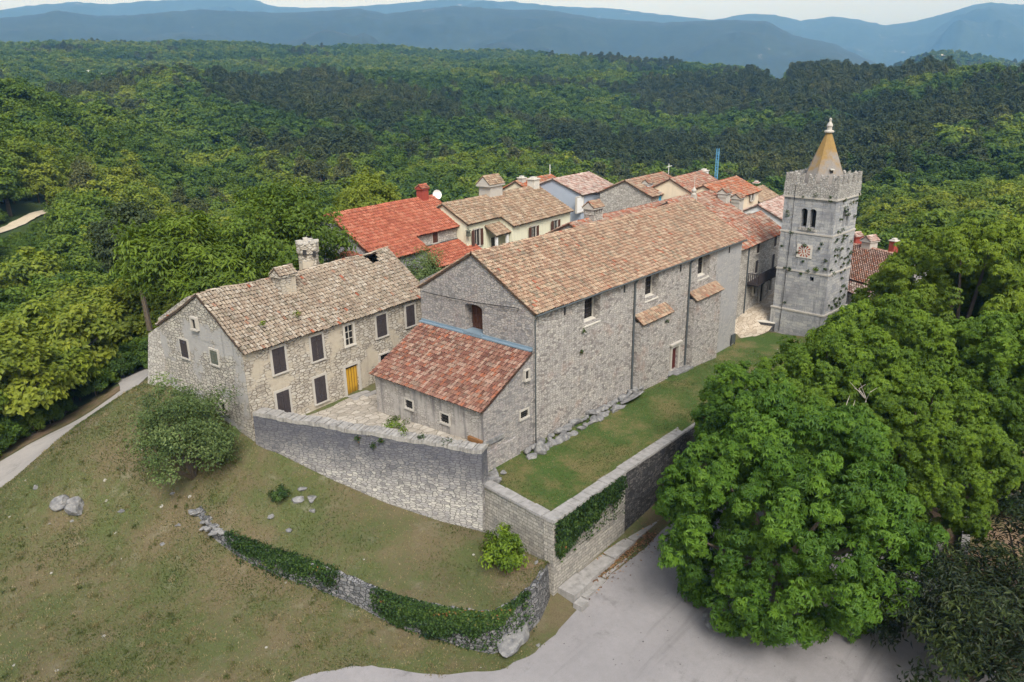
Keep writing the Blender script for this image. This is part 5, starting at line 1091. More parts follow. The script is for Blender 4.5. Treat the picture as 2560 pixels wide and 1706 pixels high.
def proto(name, seed, kind, lod):
    if kind == 'broad':
        a = dict(near=(44, 85, 3.1, 3.2, 5.2, .52, .36), far=(46, 42, 3.2, 3.3, 5.0, .8, .6))[lod]
        Q, r_, C = crown(seed, *a); mat = M['leaf']; h, tr_ = 6.5, .2
    else:
        a = dict(near=(40, 80, 2.6, 4.4, 6.2, .55, .2), far=(44, 40, 2.6, 4.4, 6.0, .8, .34))[lod]
        Q, r_, C = crown(seed, *a, kind='pine', tight=.36); mat = M['pine']; h, tr_ = 9, .2
    V, f = quads_mesh(Q); tm = trunk_mb(seed, h, tr_, C, 6 if lod == 'near' else 3)
    PROTO[name] = (V, f, r_, mat, tm)
for k in range(5): proto('near_broad%d' % k, 10+k, 'broad', 'near')
for k in range(3): proto('near_pine%d' % k, 30+k, 'pine', 'near')
for k in range(4): proto('far_broad%d' % k, 50+k, 'broad', 'far')
for k in range(3): proto('far_pine%d' % k, 70+k, 'pine', 'far')
def tree_from(V, f, rnd, mat, tm, label, loc, scale=1, rot=0, tint=.5, name='tree', group=None, cat='tree', parts=None):
    t = thing(name, label, cat, loc, group); t.scale = (scale,)*3; t.rotation_euler = (0, 0, rot)
    if parts is None:
        c = mesh_obj('crown', V, f, mat, None, attrs={'rnd': rnd}, uv=False); b = mesh_obj('trunk', tm.v, tm.f, M['bark'], None, uv=False)
    else:
        c, b = parts[0].copy(), parts[1].copy(); COL.objects.link(c); COL.objects.link(b)
    for o_ in (c, b): o_.parent = t; o_.location = (0, 0, 0); o_.rotation_euler = (0, 0, 0)
    c['tint'] = float(tint); b['tint'] = float(tint)
    return t, (c, b)

BIGP = []
def big_tree(label, px, py, D, Rx, Rz, seed, tint, mat='leaf', ncl=95, per=120, L=.42, W_=.24, kind='broad'):
    p = atd(px, py, D); BIGP.append((p[0], p[1], Rx*1.15)); Q, r_, C = crown(seed, ncl, per, Rx, Rz, 0, L, W_, kind, .27); off = np.array((0, 0, Rz+3.0)); V, f = quads_mesh(Q+off)
    return tree_from(V, f, r_, M[mat], trunk_mb(seed, Rz+3.0, .26, C+off, 9, root=-4), label, (p[0], p[1], p[2]-Rz-3.0), 1, 0, tint)
big_tree('big round green tree standing just behind the old stone house chimneys', 706, 602, 79, 5.5, 5.0, 301, .50, ncl=130)
big_tree('light green feathery tree left of the old house chimneys, close to its roof', 440, 655, 76, 4.6, 4.0, 302, .62, L=.6, W_=.2)
big_tree('light green feathery tree low beside the old house roof near its small chimney', 545, 690, 74, 3.3, 2.6, 303, .60, L=.6, W_=.2)
big_tree('very dark round tree among lighter trees on the slope left of the house', 335, 600, 92, 4.0, 3.4, 304, .02, 'pine', L=.4, W_=.26)
big_tree('bright yellow green tree beyond the red roof, left of its chimney', 915, 505, 112, 4.2, 3.0, 305, .95)

# horse chestnuts on the right
def chestnut(seed, Rx=7.6, Rz=7.4, npuff=560, per=60, L=.30, Wd=.125, droop=.55, sparse=0):
    g = np.random.default_rng(seed); d = rdir(g, npuff*3); d = d[d[:, 2] > -.80][:npuff]
    lump = fbm(d[:, 0]*2.2+9+seed, d[:, 1]*2.2+d[:, 2]*2.1+5, seed, 3); r = .62+.62*lump+.06*g.normal(size=len(d))
    inner = g.random(len(d)) < .30; r = np.where(inner, r*(.45+.4*g.random(len(d))), r)
    C = d*r[:, None]*np.array([Rx, Rx, Rz]); pr_ = g.uniform(.5, 1.15, len(C)); cr = g.random(len(C)); K = []; RN = []
    o_ = rdir(g, len(C)*per).reshape(len(C), per, 3); o_ = unit(o_+np.array([0, 0, .12])+unit(C)[:, None]*.55)
    P = (C[:, None]+o_*pr_[:, None, None]*np.array([1, 1, .9])*(.35+.75*g.random((len(C), per, 1)))).reshape(-1, 3)
    ax = unit(o_.reshape(-1, 3)*.8+np.array([0, 0, .5])+rdir(g, len(P))*.45); n = len(P); kk = 6
    e1 = unit(np.cross(ax, rdir(g, n))); e2 = np.cross(ax, e1); an = (np.arange(kk)/kk*2*math.pi)[None]+g.uniform(0, 6.28, (n, 1))
    dr = e1[:, None]*np.cos(an)[..., None]+e2[:, None]*np.sin(an)[..., None]-ax[:, None]*.15+np.array([0, 0, -droop])
    sz = (.6+.8*g.random((n, 1)))*np.ones((1, kk))*(.85+.3*g.random((n, kk)))
    Q = leaf_quads(np.repeat(P, kk, 0), dr.reshape(-1, 3), np.repeat(ax, kk, 0)+.15*rdir(g, n*kk), L*sz.ravel(), Wd*sz.ravel())
    rnd = np.clip(.5*np.repeat(np.repeat(cr, per), kk)+.3*np.repeat(g.random(n), kk)+.2*g.random(n*kk), 0, 1)
    return Q, rnd, C
CH = []
for k, sd in enumerate((3, 8)):
    Q, r_, C = chestnut(sd); C = C+np.array((0, 0, 8.6)); Q = Q+np.array((0, 0, 8.6)); V, f = quads_mesh(Q); CH.append((V, f, r_, M['chest'], trunk_mb(sd, 8.2, .55, C, 16, root=-6)))
TREES = [  # crown centre in view, distance, scale, tint, variant, label
 (1975, 1300, 46, 1.0, .36, 0, 'biggest bright green horse chestnut in front, overhanging the plaza and dark wall'),
 (2070, 1050, 58, .82, .60, 1, 'olive green chestnut with bare grey branches showing, between the biggest chestnut and tower'),
 (2215, 985, 66, .98, .66, 0, 'tall yellow green chestnut behind the biggest one, right of the tower foot'),
 (1890, 1070, 53, .56, .40, 1, 'small green chestnut at the terrace wall, left of the bare grey branches'),
 (2405, 775, 84, 1.14, .84, 1, 'tall chestnut highest on the right, its yellowish crown against the hillside wood'),
 (2500, 1010, 66, .88, .56, 0, 'chestnut cut by the right edge of the picture above the bare bank'),
 (2165, 870, 76, .48, .34, 1, 'small chestnut hiding the foot of the tower on its right'),
 (2300, 1130, 57, .72, .62, 1, 'olive chestnut low on the right above the pale slab wall'),
 (2560, 800, 92, .95, .50, 0, 'mid green chestnut at the right edge behind the tallest chestnut')]
cparts = {}
for px, py, D, sc, ti, k, lab in TREES:
    p = atd(px, py, D); gz = p[2]-8.6*sc
    t, parts = tree_from(*CH[k], lab, (p[0], p[1], gz), sc, rng.uniform(0, 6), ti, 'chestnut_tree', None, 'tree', cparts.get(k)); cparts.setdefault(k, parts)
g = random.Random(4); ob = [o_ for o_ in COL.objects if o_.get('label', '').startswith('olive green chestnut')][0]
for (px, py, D) in ((2020, 1085, 53.2), (2110, 1045, 53.2), (2165, 1000, 54.2), (2090, 1110, 53)):
    a = atd(px, py, D); m = MB()
    for k in range(5):
        q1 = a+np.array((g.uniform(-.6, .6), g.uniform(-.6, .6), g.uniform(.3, 1.0))); q2 = q1+np.array((g.uniform(-.7, .7), g.uniform(-.7, .7), g.uniform(.1, .9))); m.tube([tuple(a-(0, 0, 1.2)), tuple(a), tuple(q1), tuple(q2)], [.045, .038, .026, .01], 4)
    db = m.build('bare_branch', M['deadwood'], None); db.parent = ob; db.matrix_parent_inverse = Matrix.LocRotScale(ob.location, ob.rotation_euler, ob.scale).inverted()

def bush(name, label, pos, Rx, Rz, ncl, per, L, Wd, mat, seed, cat='bush', zc=None, stem=True, group=None, tight=.34):
    Q, r_, C = crown(seed, ncl, per, Rx, Rz, Rz*.95 if zc is None else zc, L, Wd, tight=tight)
    t = thing(name, label, cat, pos, group); o_ = np.array(pos, float); V, f = quads_mesh(Q+o_)
    mesh_obj('crown', V, f, M[mat], t, attrs={'rnd': r_}, uv=False)
    m = MB(); g = random.Random(seed)
    for k in g.sample(range(len(C)), min(7, len(C))): c = C[k]; m.tube([tuple(o_+(0, 0, -.3)), tuple(o_+np.array(c)*(.4, .4, .5)), tuple(o_+np.array(c))], [.05*Rx, .035*Rx, .012*Rx], 4)
    m.build('trunk' if cat == 'tree' else 'stem', M['bark'], t); return t
bp = midp(.83, .62); bush('round_bush', 'single bright green round bush in the corner below the terrace front wall', tuple(bp), 1.45, 1.35, 34, 75, .26, .14, 'bushy', 5)
bp = midp(.2, .55); bush('small_bush', 'small dark green bush at the left end of the middle terrace', tuple(bp), .75, .5, 16, 70, .16, .09, 'ivy', 6)
p = atz(482, 1170, -.7); bush('grey_green_tree', 'loose grey green small tree leaning before the stone house gable', (p[0], p[1], H(p[0], p[1])), 3.2, 4.2, 104, 170, .24, .11, 'greyleaf', 7, 'tree', 3.9, tight=.33)
p = atd(1055, 690, 82); bush('garden_shrub', 'dull green rounded shrub between the stone house and the red lean-to roof', (p[0], p[1], p[2]-2.4), 3.0, 2.3, 44, 80, .30, .12, 'greyleaf', 8, zc=3)
p = atz(2425, 1690, -6.8); bush('dark_conifer', 'very dark spreading conifer filling the bottom right corner', (p[0], p[1], H(p[0], p[1])), 5.2, 4.0, 80, 170, .42, .13, 'conif', 9, 'tree', 4.2, tight=.3)
p = atz(2570, 1560, -6.8); bush('dark_conifer', 'second dark conifer behind the first one at the right edge', (p[0], p[1], H(p[0], p[1])), 4.2, 4.2, 60, 150, .42, .13, 'conif', 10, 'tree', 4.2, tight=.3)
p = atz(2550, 1300, -7.4); bush('bank_bush', 'dark green bush on the bare bank at the right edge', (p[0], p[1], H(p[0], p[1])), 2.3, 1.9, 40, 90, .3, .18, 'ivy', 11)
def blanket(name, label, fn, n, mat, seed, L=.2, thick=.3, dens=None, cat='ivy'):
    g = np.random.default_rng(seed); P = []; N = []
    while len(P) < n:
        s, t = g.random(), g.random()
        if dens and g.random() > dens(s, t): continue
        p, nn = fn(s, t); P.append(np.array(p)+np.array(nn)*thick*g.random()**1.5*(.4+1.2*vnoise(np.array([s*17.0]), np.array([t*4.0]), seed)[0])); N.append(nn)
    P = np.array(P); N = np.array(N); nrm = unit(N+.6*rdir(g, n)); dr = unit(np.cross(nrm, rdir(g, n))+np.array((0, 0, -.5)))
    V, f = quads_mesh(leaf_quads(P, dr, nrm, L*(.6+.8*g.random(n)), L*.75*(.6+.8*g.random(n)))); pat = fbm(P[:, 0]*.9+P[:, 1]*.8, P[:, 2]*1.4+3, seed, 3)
    return tag(mesh_obj(name, V, f, M[mat], attrs={'rnd': np.clip(.7*g.random(n)+.9*(pat-.42), 0, 1)}, uv=False, origin=P.mean(0)), label, cat)
def curv_fn(a, b, f0, f1):
    def fn(s, t):
        q = a+(b-a)*s; f = f0+(f1-f0)*t; n = curv_n(q); p = np.array(curv_p(q, min(f, 1), .06))
        if f > 1: p[:2] -= n*(f-1)*1.6; p[2] += .12
        return p, (n[0]*.9, n[1]*.9, .45)
    return fn
sx_of = lambda px: float(np.interp(px, [c[0] for c in CUR], _cs))
blanket('ivy', 'dark ivy smothering the curved wall near its left end', curv_fn(sx_of(560), sx_of(850), .30, 1.75), 8500, 'ivy', 61, .17, .32, lambda s, t: min(1, 3*s+.1, 4*(1-s)+.05)*(1 if t > .12+.4*vnoise(np.array([s*14]), np.array([.5]), 4)[0] else .10)*(1 if t < .60+.5*vnoise(np.array([s*9]), np.array([2.5]), 6)[0] else .12))
blanket('ivy', 'dense dark green ivy on the right bend of the curved wall above the boulder', curv_fn(sx_of(925), sx_of(1330), .30, 1.22), 13500, 'ivy', 62, .17, .34, lambda s, t: max(0, min(1, 4*s, 1)*(1 if t > max(.02, (s-.45)*1.35)+.38*(vnoise(np.array([s*19]), np.array([1.5]), 8)[0]-.15) else .06)*(1 if t < .62+.55*vnoise(np.array([s*12]), np.array([3.5]), 2)[0] else .15)))
def w1fn(s, t): q = .15+s*8.7; z = zt_(q)-.1-t*3.1; return FW1.p(q, -.12, z), (0, -.95, .25)
blanket('ivy', 'reddish tinged ivy hanging from the coping of the pale retaining wall', w1fn, 9500, 'ivy', 63, .19, .34, lambda s, t: (1.0 if t < (.86-.58*s)+.42*(vnoise(np.array([s*13]), np.array([.5]), 9)[0]-.4) else .04) if s < .96 else 0)
# weeds rooted in the tower joints and on the old walls
def weed(pos, r_, seed, label, group, mat='ivy', L=.13, n=90):
    g = np.random.default_rng(seed); P = np.array(pos)+rdir(g, n)*(g.random((n, 1))**.5)*r_*np.array([1, 1, .75]); nrm = rdir(g, n); dr = unit(rdir(g, n)+np.array((0, 0, .3)))
    V, f = quads_mesh(leaf_quads(P, dr, nrm, L*(.6+.8*g.random(n)), L*.6*(.6+.8*g.random(n)))); return tag(mesh_obj('wall_weed', V, f, M[mat], attrs={'rnd': g.random(n)}, uv=False, origin=pos), label, 'weed', group)
g = random.Random(12)
for k in range(84):
    face = TL if g.random() < .36 else T; z = g.choice([14.2, 14.25, 14.6, 13.4, 10.2, 10.3, 9, 8, 5.7, 5.8, 7, 6.5, 3, 2, 12.2, 11.4])+g.uniform(-.4, .4); u = g.uniform(.3, S-.3)
    if face is T: z = g.uniform(1, 15)
    weed(face.p(u, -.14 if z > .9 else -.26, z), g.uniform(.12, .30), 400+k, 'small dark weed rooted in a joint of the bell tower wall', 'weeds growing on the bell tower', n=50, L=.14)
weed(TL.p(S-1.35, -.25, 6.2), .36, 450, 'largest round weed tuft on the tower below right of the clock', None, 'bushy', .16, 120)
for k, (px, py) in enumerate(((1459, 829), (1454, 880), (1666, 803))): u, z = hit(F0, px, py, -.1 if k < 2 else -.8); weed(F0.p(u, -.12 if k < 2 else -.85, z), .24, 460+k, ('tiny weed just under the first arched church window', 'lone dark weed on the blank church wall below the first window', 'dark weed beside the tiled buttress cap near the church door')[k], None, n=70)
FBN, LBN = seg_frame(BA, BB)
for k, (s_, z, r_, mt) in enumerate(((13.2, 3.05, .45, 'bushy'), (14.6, 2.75, .35, 'ivy'), (16.6, 2.7, .45, 'ivy'), (9.5, 2.1, .3, 'ivy'), (10.8, 1.7, .3, 'ivy'), (11.5, 2.2, .25, 'ivy'))): weed(FBN.p(s_, .3 if k < 3 else -.2, z), r_, 470+k, ('bright green tuft standing on top of the tall rubble wall', 'flat weed patch on the wall top right of the bright tuft', 'creeping weed on the wall top nearest its right end', 'dark fern on the stained face of the tall wall, leftmost of three', 'lowest dark fern on the stained face of the tall wall', 'dark fern right of the two others on the tall wall face')[k], None, mt, n=90)
for k, (px, py, r_) in enumerate(((743, 787, .35), (657, 811, .3))): u, z = hit(F1, px, py, .8); weed(F1.p(u, .8, z+.1), r_, 480+k, ('green weed growing on the old tiled roof near its middle', 'green weed growing low on the old tiled roof near the eave')[k], None, 'bushy', n=80)
p = atd(1222, 602, 104); weed(tuple(p), .55, 490, 'leafy potted plant by the cream house porch', None, 'bushy', .25, 120)
p = atd(1272, 604, 104); weed(tuple(p), .35, 491, 'red flowering plant by the porch door of the cream house', None, 'ivy', .2, 60)
p = tuple(atz(985, 1072, 1.0)); bush('courtyard_weeds', 'low green weeds in the pit between the annex and tall wall', p, 1.1, .35, 14, 60, .16, .08, 'bushy', 92)

# short grass blades over the near grass
def blades(zone_pts, n, seed, h=.14):
    g = np.random.default_rng(seed); P = zone_pts(g, n); n = len(P); pat = fbm(P[:, 0]/3.1, P[:, 1]/3.1, 41, 4); ok = g.random(n) < np.clip(.25+1.3*(pat-.3), .1, 1); P = P[ok]; n = len(P); pat = pat[ok]
    d = unit(np.column_stack([g.normal(size=(n, 2))*.6, np.ones(n)])); nrm = rdir(g, n)
    return leaf_quads(P-np.array((0, 0, .02)), d, nrm, h*(.4+1.0*g.random(n)), np.full(n, .045)+.04*g.random(n)), np.clip(1.3-1.5*pat+.7*(g.random(n)-.5), 0, 1)
def z_hill(g, n):
    x = g.uniform(-42, -12, n*2); y = g.uniform(-14, 36, n*2); d = np.hypot(x-CAM[0], y-CAM[1]); k = (d > 18)
    x, y = x[k], y[k]; a, b, _ = (lambda P_: (1280+F*((P_-CAM)@rt)/((P_-CAM)@fw), 853-F*((P_-CAM)@up)/((P_-CAM)@fw), 0))(np.column_stack([x, y, hgt(x, y)]))
    k = (a > -40) & (a < 1450) & (b < 1760)
    for poly in PLZ: k &= ~inpoly(x, y, poly)
    x, y = x[k][:n], y[k][:n]; return np.column_stack([x, y, hgt(x, y)])
PLZ = [[(v.co.x, v.co.y) for v in []]]
PLZ = [pz([(690, 1720, -6.5), (800, 1688, -6.5), (930, 1672, -6.5), (1100, 1690, -6.5), (1250, 1672, -6.5), (1340, 1632, -6.5), (1400, 1575, -6.5), (1900, 1500, -6.5), (1900, 1800, -6.5)]), pz([(0, 1236, -5.55), (112, 1168, -4.8), (195, 1108, -4.3), (270, 1045, -3.7), (318, 1000, -3.3), (375, 950, -2.9), (300, 940, -3.2), (0, 1130, -5.6)])]
def z_mid(g, n): return np.array([midp(a, b) for a, b in zip(g.random(n), g.random(n))])
def z_lawn(g, n): x = g.uniform(-7.8, 36, n); y = g.uniform(-7.7, -.3, n); return np.column_stack([x, y, lawn_z(x, y)])
lg = np.random.default_rng(55); lx = lg.uniform(-12, 6, 30000); ly = lg.uniform(-14.5, -8, 30000)
LA = np.array(LITTER); dl = np.full(len(lx), 9.0)
for a_, b_ in zip(LA[4:6], LA[5:7]):
    d_ = b_-a_; t_ = np.clip(((lx-a_[0])*d_[0]+(ly-a_[1])*d_[1])/(d_@d_), 0, 1); dl = np.minimum(dl, np.hypot(lx-a_[0]-d_[0]*t_, ly-a_[1]-d_[1]*t_))
k_ = (lg.random(len(lx)) < 1.0*np.exp(-dl/.26)*(.35+1.3*fbm(lx/.9, ly/.9, 6, 3))); lx, ly = lx[k_], ly[k_]
LP = np.column_stack([lx, ly, hgt(lx, ly)+.06]); ln_ = unit(np.array((0, 0, 1.))+.35*rdir(lg, len(LP))); V, f = quads_mesh(leaf_quads(LP, np.cross(ln_, rdir(lg, len(LP))), ln_, lg.uniform(.1, .24, len(LP)), lg.uniform(.08, .16, len(LP))))
M['deadleaf'] = leaf_mat('dead_brown_leaves', [(0, (.09, .05, .025)), (.5, (.16, .085, .042)), (1, (.24, .14, .075))], .1, False)
tag(mesh_obj('leaf_litter', V, f, M['deadleaf'], attrs={'rnd': lg.random(len(f))}, uv=False), kind='stuff')
def tussocks(n, seed):
    g = np.random.default_rng(seed); P = z_hill(g, n); n = len(P); kk = 34; r_ = g.uniform(.12, .38, (n, 1))
    q = np.column_stack([np.repeat(P[:, 0], kk)+(g.normal(size=(n, kk))*r_*.5).ravel(), np.repeat(P[:, 1], kk)+(g.normal(size=(n, kk))*r_*.5).ravel()]); q = np.column_stack([q, hgt(q[:, 0], q[:, 1])-.02]); m_ = len(q)
    d = unit(np.column_stack([g.normal(size=(m_, 2))*.55, np.ones(m_)])); hh = np.repeat(g.uniform(.12, .34, n), kk)*g.uniform(.5, 1.2, m_)
    return leaf_quads(q, d, rdir(g, m_), hh, np.full(m_, .05)), np.clip(np.repeat(g.choice([.3, .45, .6, .8, .95], n), kk)+.2*(g.random(m_)-.5), 0, 1)
QS = [tussocks(420, 9), blades(z_hill, 130000, 1), blades(z_mid, 20000, 2), blades(z_lawn, 42000, 3, .09)]
V, f = quads_mesh(np.concatenate([q_[0] for q_ in QS])); tag(mesh_obj('grass', V, f, M['blade'], attrs={'rnd': np.concatenate([q_[1] for q_ in QS])}, uv=False), kind='stuff')

# ------------------------------------------------------------------ mountains beyond the woods
def mountain_mat():
    t = NT('mountain_woods'); P = t.pos(); n = t.noise(P, .004, 6, .65); n2 = t.noise(P, .02, 5, .7); n3 = t.noise(t.scalev(P, (1, 1, 3)), .0022, 5, .62)
    c = t.mix(n, (.006, .011, .007), (.032, .043, .022)); c = t.mix(1, c, t.mix(n2, (.25, .25, .25), (1.8, 1.8, 1.8)), 'MULTIPLY')
    c = t.mix(t.step(t.math('ADD', n3, t.math('MULTIPLY', n2, .40)), .86, .93), c, (.25, .24, .225))
    return t.bsdf(c, 1, n, 8, .6)
M['mount'] = mountain_mat()
def mountain(name, pts, D, depth, base, seed, lo=-420, hi=2980):
    xs = np.arange(lo, hi, 9.0); ys = np.interp(xs, [p[0] for p in pts], [p[1] for p in pts])
    C = np.array([atd(x, y, D) for x, y in zip(xs, ys)]); ts = np.linspace(-1, 1, 41); V = []
    for i, c in enumerate(C):
        d = (c[:2]-CAM[:2])/D
        for t in ts:
            q = c[:2]+d*depth*t; k = 1-abs(t)**1.25; rg = fbm(np.array([q[0]/420]), np.array([q[1]/420]), seed, 4)[0]-.5
            z = base+(c[2]-base)*k+rg*2*(c[2]-base)*.8*(1-k)*min(1, 4*(1-abs(t)))
            z += (vnoise(np.array([xs[i]/11]), np.array([t*9]), seed)[0]-.5)*D*.0011
            V.append((q[0], q[1], z))
    n = len(ts); q = [[i*n+j, (i+1)*n+j, (i+1)*n+j+1, i*n+j+1] for i in range(len(C)-1) for j in range(n-1)]
    q = [f[::-1] for f in q]
    tag(mesh_obj(name, V, q, M['mount'], smooth=True, uv=False), kind='structure')
mountain('mountains', [(-400, 60), (0, 46), (80, 38), (147, 27), (245, 41), (326, 38), (500, 24), (707, 33), (898, 22), (968, 35), (1040, 25), (1132, 15), (1280, 25), (1362, 24), (1498, 46), (1661, 57), (1800, 50), (1916, 53), (1987, 90), (2085, 109), (2150, 141), (2230, 175), (2350, 205), (2980, 215)], 4600, 1500, -30, 5)
mountain('mountains', [(-400, 40), (0, 26), (54, 16), (120, 11), (190, 5), (272, 11), (381, 2), (500, -3), (626, -4), (680, 15), (760, 20), (870, 18), (1006, 8), (1132, -4), (1251, 4), (1280, 4), (1389, 16), (1525, 21), (1693, 41), (1786, 50), (1868, 35), (1940, 38), (2003, 52), (2085, 42), (2150, 50), (2216, 64), (2292, 52), (2368, 33), (2430, 14), (2477, 6), (2520, 10), (2560, 11), (2980, 30)], 7600, 2200, -30, 8)

# ------------------------------------------------------------------ woods
def forest_points():
    g = np.random.default_rng(99); PX = []; D = 24.0
    while D < 2600:
        s = 4.6 if D < 140 else 5.6 if D < 300 else 6.8 if D < 700 else 7.8 if D < 1200 else 9.5 if D < 1750 else 18
        n = int(2*R(50)*D/s); a = YAW-R(50)+(np.arange(n)+g.random(n)*.9)*s/D; d = D+g.uniform(-.45, .45, n)*s
        PX.append(np.column_stack([CAM[0]+d*np.cos(a), CAM[1]+d*np.sin(a), np.full(n, s)])); D += s*.92
    P = np.concatenate(PX); x, y, s = P.T
    k = ~inpoly(x, y, CLEAR)
    for m in MEADP: k &= ~inpoly(x, y, m)
    trk = [tuple(atd(a, b, ghit(a, b)+3)[:2]) for a, b in TRK_TOP]+[tuple(atd(a, b, ghit(a, b)*f_)[:2]) for f_ in (.72,) for a, b in TRK_LOW]; globals()['TRK'] = [tuple(atd(a, b, ghit(a, b)+3)[:2]) for a, b in TRK_TOP]+[tuple(atd(a, b, ghit(a, b)*.93)[:2]) for a, b in TRK_LOW]
    for bx_, by_, br_ in BIGP: k &= np.hypot(x-bx_, y-by_) > br_
    for m in MEAD: k &= ~inpoly(x, y, [tuple(atd(a, b, ghit(a, b)*f_)[:2]) for (a, b), f_ in zip(m, (1, 1, .9, .9))])
    k &= ~inpoly(x, y, trk)
    x, y, s = x[k], y[k], s[k]; z = hgt(x, y)
    return x, y, z, s
fx, fy, fz, fs = forest_points()
g = np.random.default_rng(123); n = len(fx)
FD_ = np.hypot(fx-CAM[0], fy-CAM[1])
rel = np.column_stack([fx, fy, fz+4])-CAM; dep = rel@fw; ppx = 1280+F*(rel@rt)/np.maximum(dep, 1); ppy = 853-F*(rel@up)/np.maximum(dep, 1)
pn = fbm(fx/95, fy/95, 77, 3)*.75+fbm(fx/26, fy/26, 78, 2)*.25
pbias = np.interp(ppx, [0, 250, 600, 1100, 1500, 1750, 2560], [-.10, .02, .05, -.03, .0, .10, .10])+np.interp(FD_, [60, 200, 420, 800, 1000, 1600], [-.24, -.06, .03, .05, -.05, -.10])
pine = pn+pbias+g.normal(0, .05, n)+.13*np.exp(-((FD_-690)/110)**2)*(ppx < 1150)+.06*np.exp(-((FD_-760)/160)**2)*(ppx > 1450)-.22*((FD_ < 300) & (ppx > 1900)) > .60
tint = np.clip(.38+1.5*(fbm(fx/60, fy/60, 31, 3)-.5)+g.normal(0, .20, n)+np.interp(ppx, [0, 500, 1000, 2000, 2560], [.14, .05, -.04, -.02, .06])+np.interp(FD_, [100, 330, 420, 560, 900, 1200], [.08, .16, -.02, -.10, .04, .08])+.14*((FD_ < 300) & (ppx > 1900)), 0, 1)
scale = np.minimum(fs, 7.2)/5.0*g.uniform(.66, 1.42, n)*np.where(FD_ < 90, .92, 1); rot = g.uniform(0, 6.28, n)
vis = (dep > 5) & (ppx > -60) & (ppx < 2620) & (ppy < 1760)
# the nearest trees one can tell apart are single trees; what buildings or banks hide is left to the wood
bpy.context.view_layer.update(); dg_ = bpy.context.evaluated_depsgraph_get()
order = np.argsort(np.where(vis, FD_/scale, 1e9)); pick = []
for i in order[:2600]:
    if len(pick) >= 300: break
    tp = np.array((fx[i], fy[i], fz[i]+6.0*scale[i])); d = tp-CAM; L_ = np.linalg.norm(d)
    h, loc, *_ = scn.ray_cast(dg_, Vector(CAM), Vector(d/L_), distance=L_-4)
    if not h: pick.append(i)
pick = set(pick); proto_parts = {}
for i in sorted(pick):
    nm = ('near_pine%d' % (i % 3)) if pine[i] else ('near_broad%d' % (i % 5))
    reg = 'beside the lane left of the stone house' if (ppx[i] < 560 and FD_[i] < 105) else 'on the slope behind the village' if ppx[i] < 1900 else 'on the hillside right of the bell tower'
    lab = ('dark narrow pine among the trees ' if pine[i] else 'leafy green tree among the trees ')+reg
    t, parts = tree_from(*PROTO[nm], lab, (fx[i], fy[i], fz[i]), scale[i], rot[i], tint[i], 'pine_tree' if pine[i] else 'leafy_tree', ('pines ' if pine[i] else 'leafy trees ')+reg, 'tree', proto_parts.get(nm))
    proto_parts.setdefault(nm, parts)
ux = g.uniform(-75, 45, 16000); uy = g.uniform(15, 165, 16000); ku = ~inpoly(ux, uy, CLEAR) & ~inpoly(ux, uy, TRK)
ux2 = g.uniform(20, 110, 5000); uy2 = g.uniform(-60, 10, 5000); k2 = ~inpoly(ux2, uy2, CLEAR) & (ux2 > 45)
ux = np.concatenate([ux[ku], ux2[k2]]); uy = np.concatenate([uy[ku], uy2[k2]]); nu = len(ux)
fx = np.concatenate([fx, ux]); fy = np.concatenate([fy, uy]); fz = np.concatenate([fz, hgt(ux, uy)-.5]); scale = np.concatenate([scale, g.uniform(.25, .5, nu)]); rot = np.concatenate([rot, g.uniform(0, 6.28, nu)])
tint = np.concatenate([tint, np.clip(g.normal(.3, .18, nu), 0, 1)]); pine = np.concatenate([pine, np.zeros(nu, bool)]); FD_ = np.concatenate([FD_, np.full(nu, 100.)]); n += nu
rest = np.array([i for i in range(n) if i not in pick])
lib = bpy.data.collections.new('wood_library'); names = sorted(PROTO)
for j, nm in enumerate(names):
    V, f, r_, mat, tm = PROTO[nm]; V2 = np.concatenate([V, np.array(tm.v)]); fs2 = [list(q) for q in f]+[[i+len(V) for i in q] for q in tm.f]
    o_ = mesh_obj('wood_%02d' % j, V2, fs2, [mat, M['bark']], attrs={'rnd': np.concatenate([r_, np.zeros(len(tm.f))])}, uv=False, mids=np.concatenate([np.zeros(len(f), int), np.ones(len(tm.f), int)]))
    COL.objects.unlink(o_); lib.objects.link(o_)
fam = {k: [j for j, nm in enumerate(names) if nm.startswith(k)] for k in ('near_broad', 'near_pine', 'far_broad', 'far_pine')}
ix = np.array([fam[('near_' if FD_[i] < 260 else 'far_')+('pine' if pine[i] else 'broad')][i % (3 if pine[i] or True else 4)] for i in rest], np.int32)
me = bpy.data.meshes.new('forest'); me.vertices.add(len(rest)); me.vertices.foreach_set('co', np.column_stack([fx, fy, fz])[rest].astype(np.float32).ravel())
for nm, ty, arr in (('tint', 'FLOAT', tint[rest]), ('size', 'FLOAT', scale[rest]), ('spin', 'FLOAT', rot[rest]), ('kind_index', 'INT', ix)):
    a = me.attributes.new(nm, ty, 'POINT'); a.data.foreach_set('value', arr.astype(np.int32 if ty == 'INT' else np.float32))
fo = bpy.data.objects.new('forest', me); COL.objects.link(fo); tag(fo, kind='stuff')
ng = bpy.data.node_groups.new('wood_scatter', 'GeometryNodeTree'); ng.interface.new_socket('Geometry', in_out='INPUT', socket_type='NodeSocketGeometry'); ng.interface.new_socket('Geometry', in_out='OUTPUT', socket_type='NodeSocketGeometry')
gi = ng.nodes.new('NodeGroupInput'); go = ng.nodes.new('NodeGroupOutput'); ip = ng.nodes.new('GeometryNodeInstanceOnPoints'); ci = ng.nodes.new('GeometryNodeCollectionInfo')
ci.inputs['Collection'].default_value = lib; ci.inputs['Separate Children'].default_value = True; ci.inputs['Reset Children'].default_value = True
def nattr(nm, ty):
    x = ng.nodes.new('GeometryNodeInputNamedAttribute'); x.data_type = ty; x.inputs['Name'].default_value = nm; return x.outputs['Attribute']
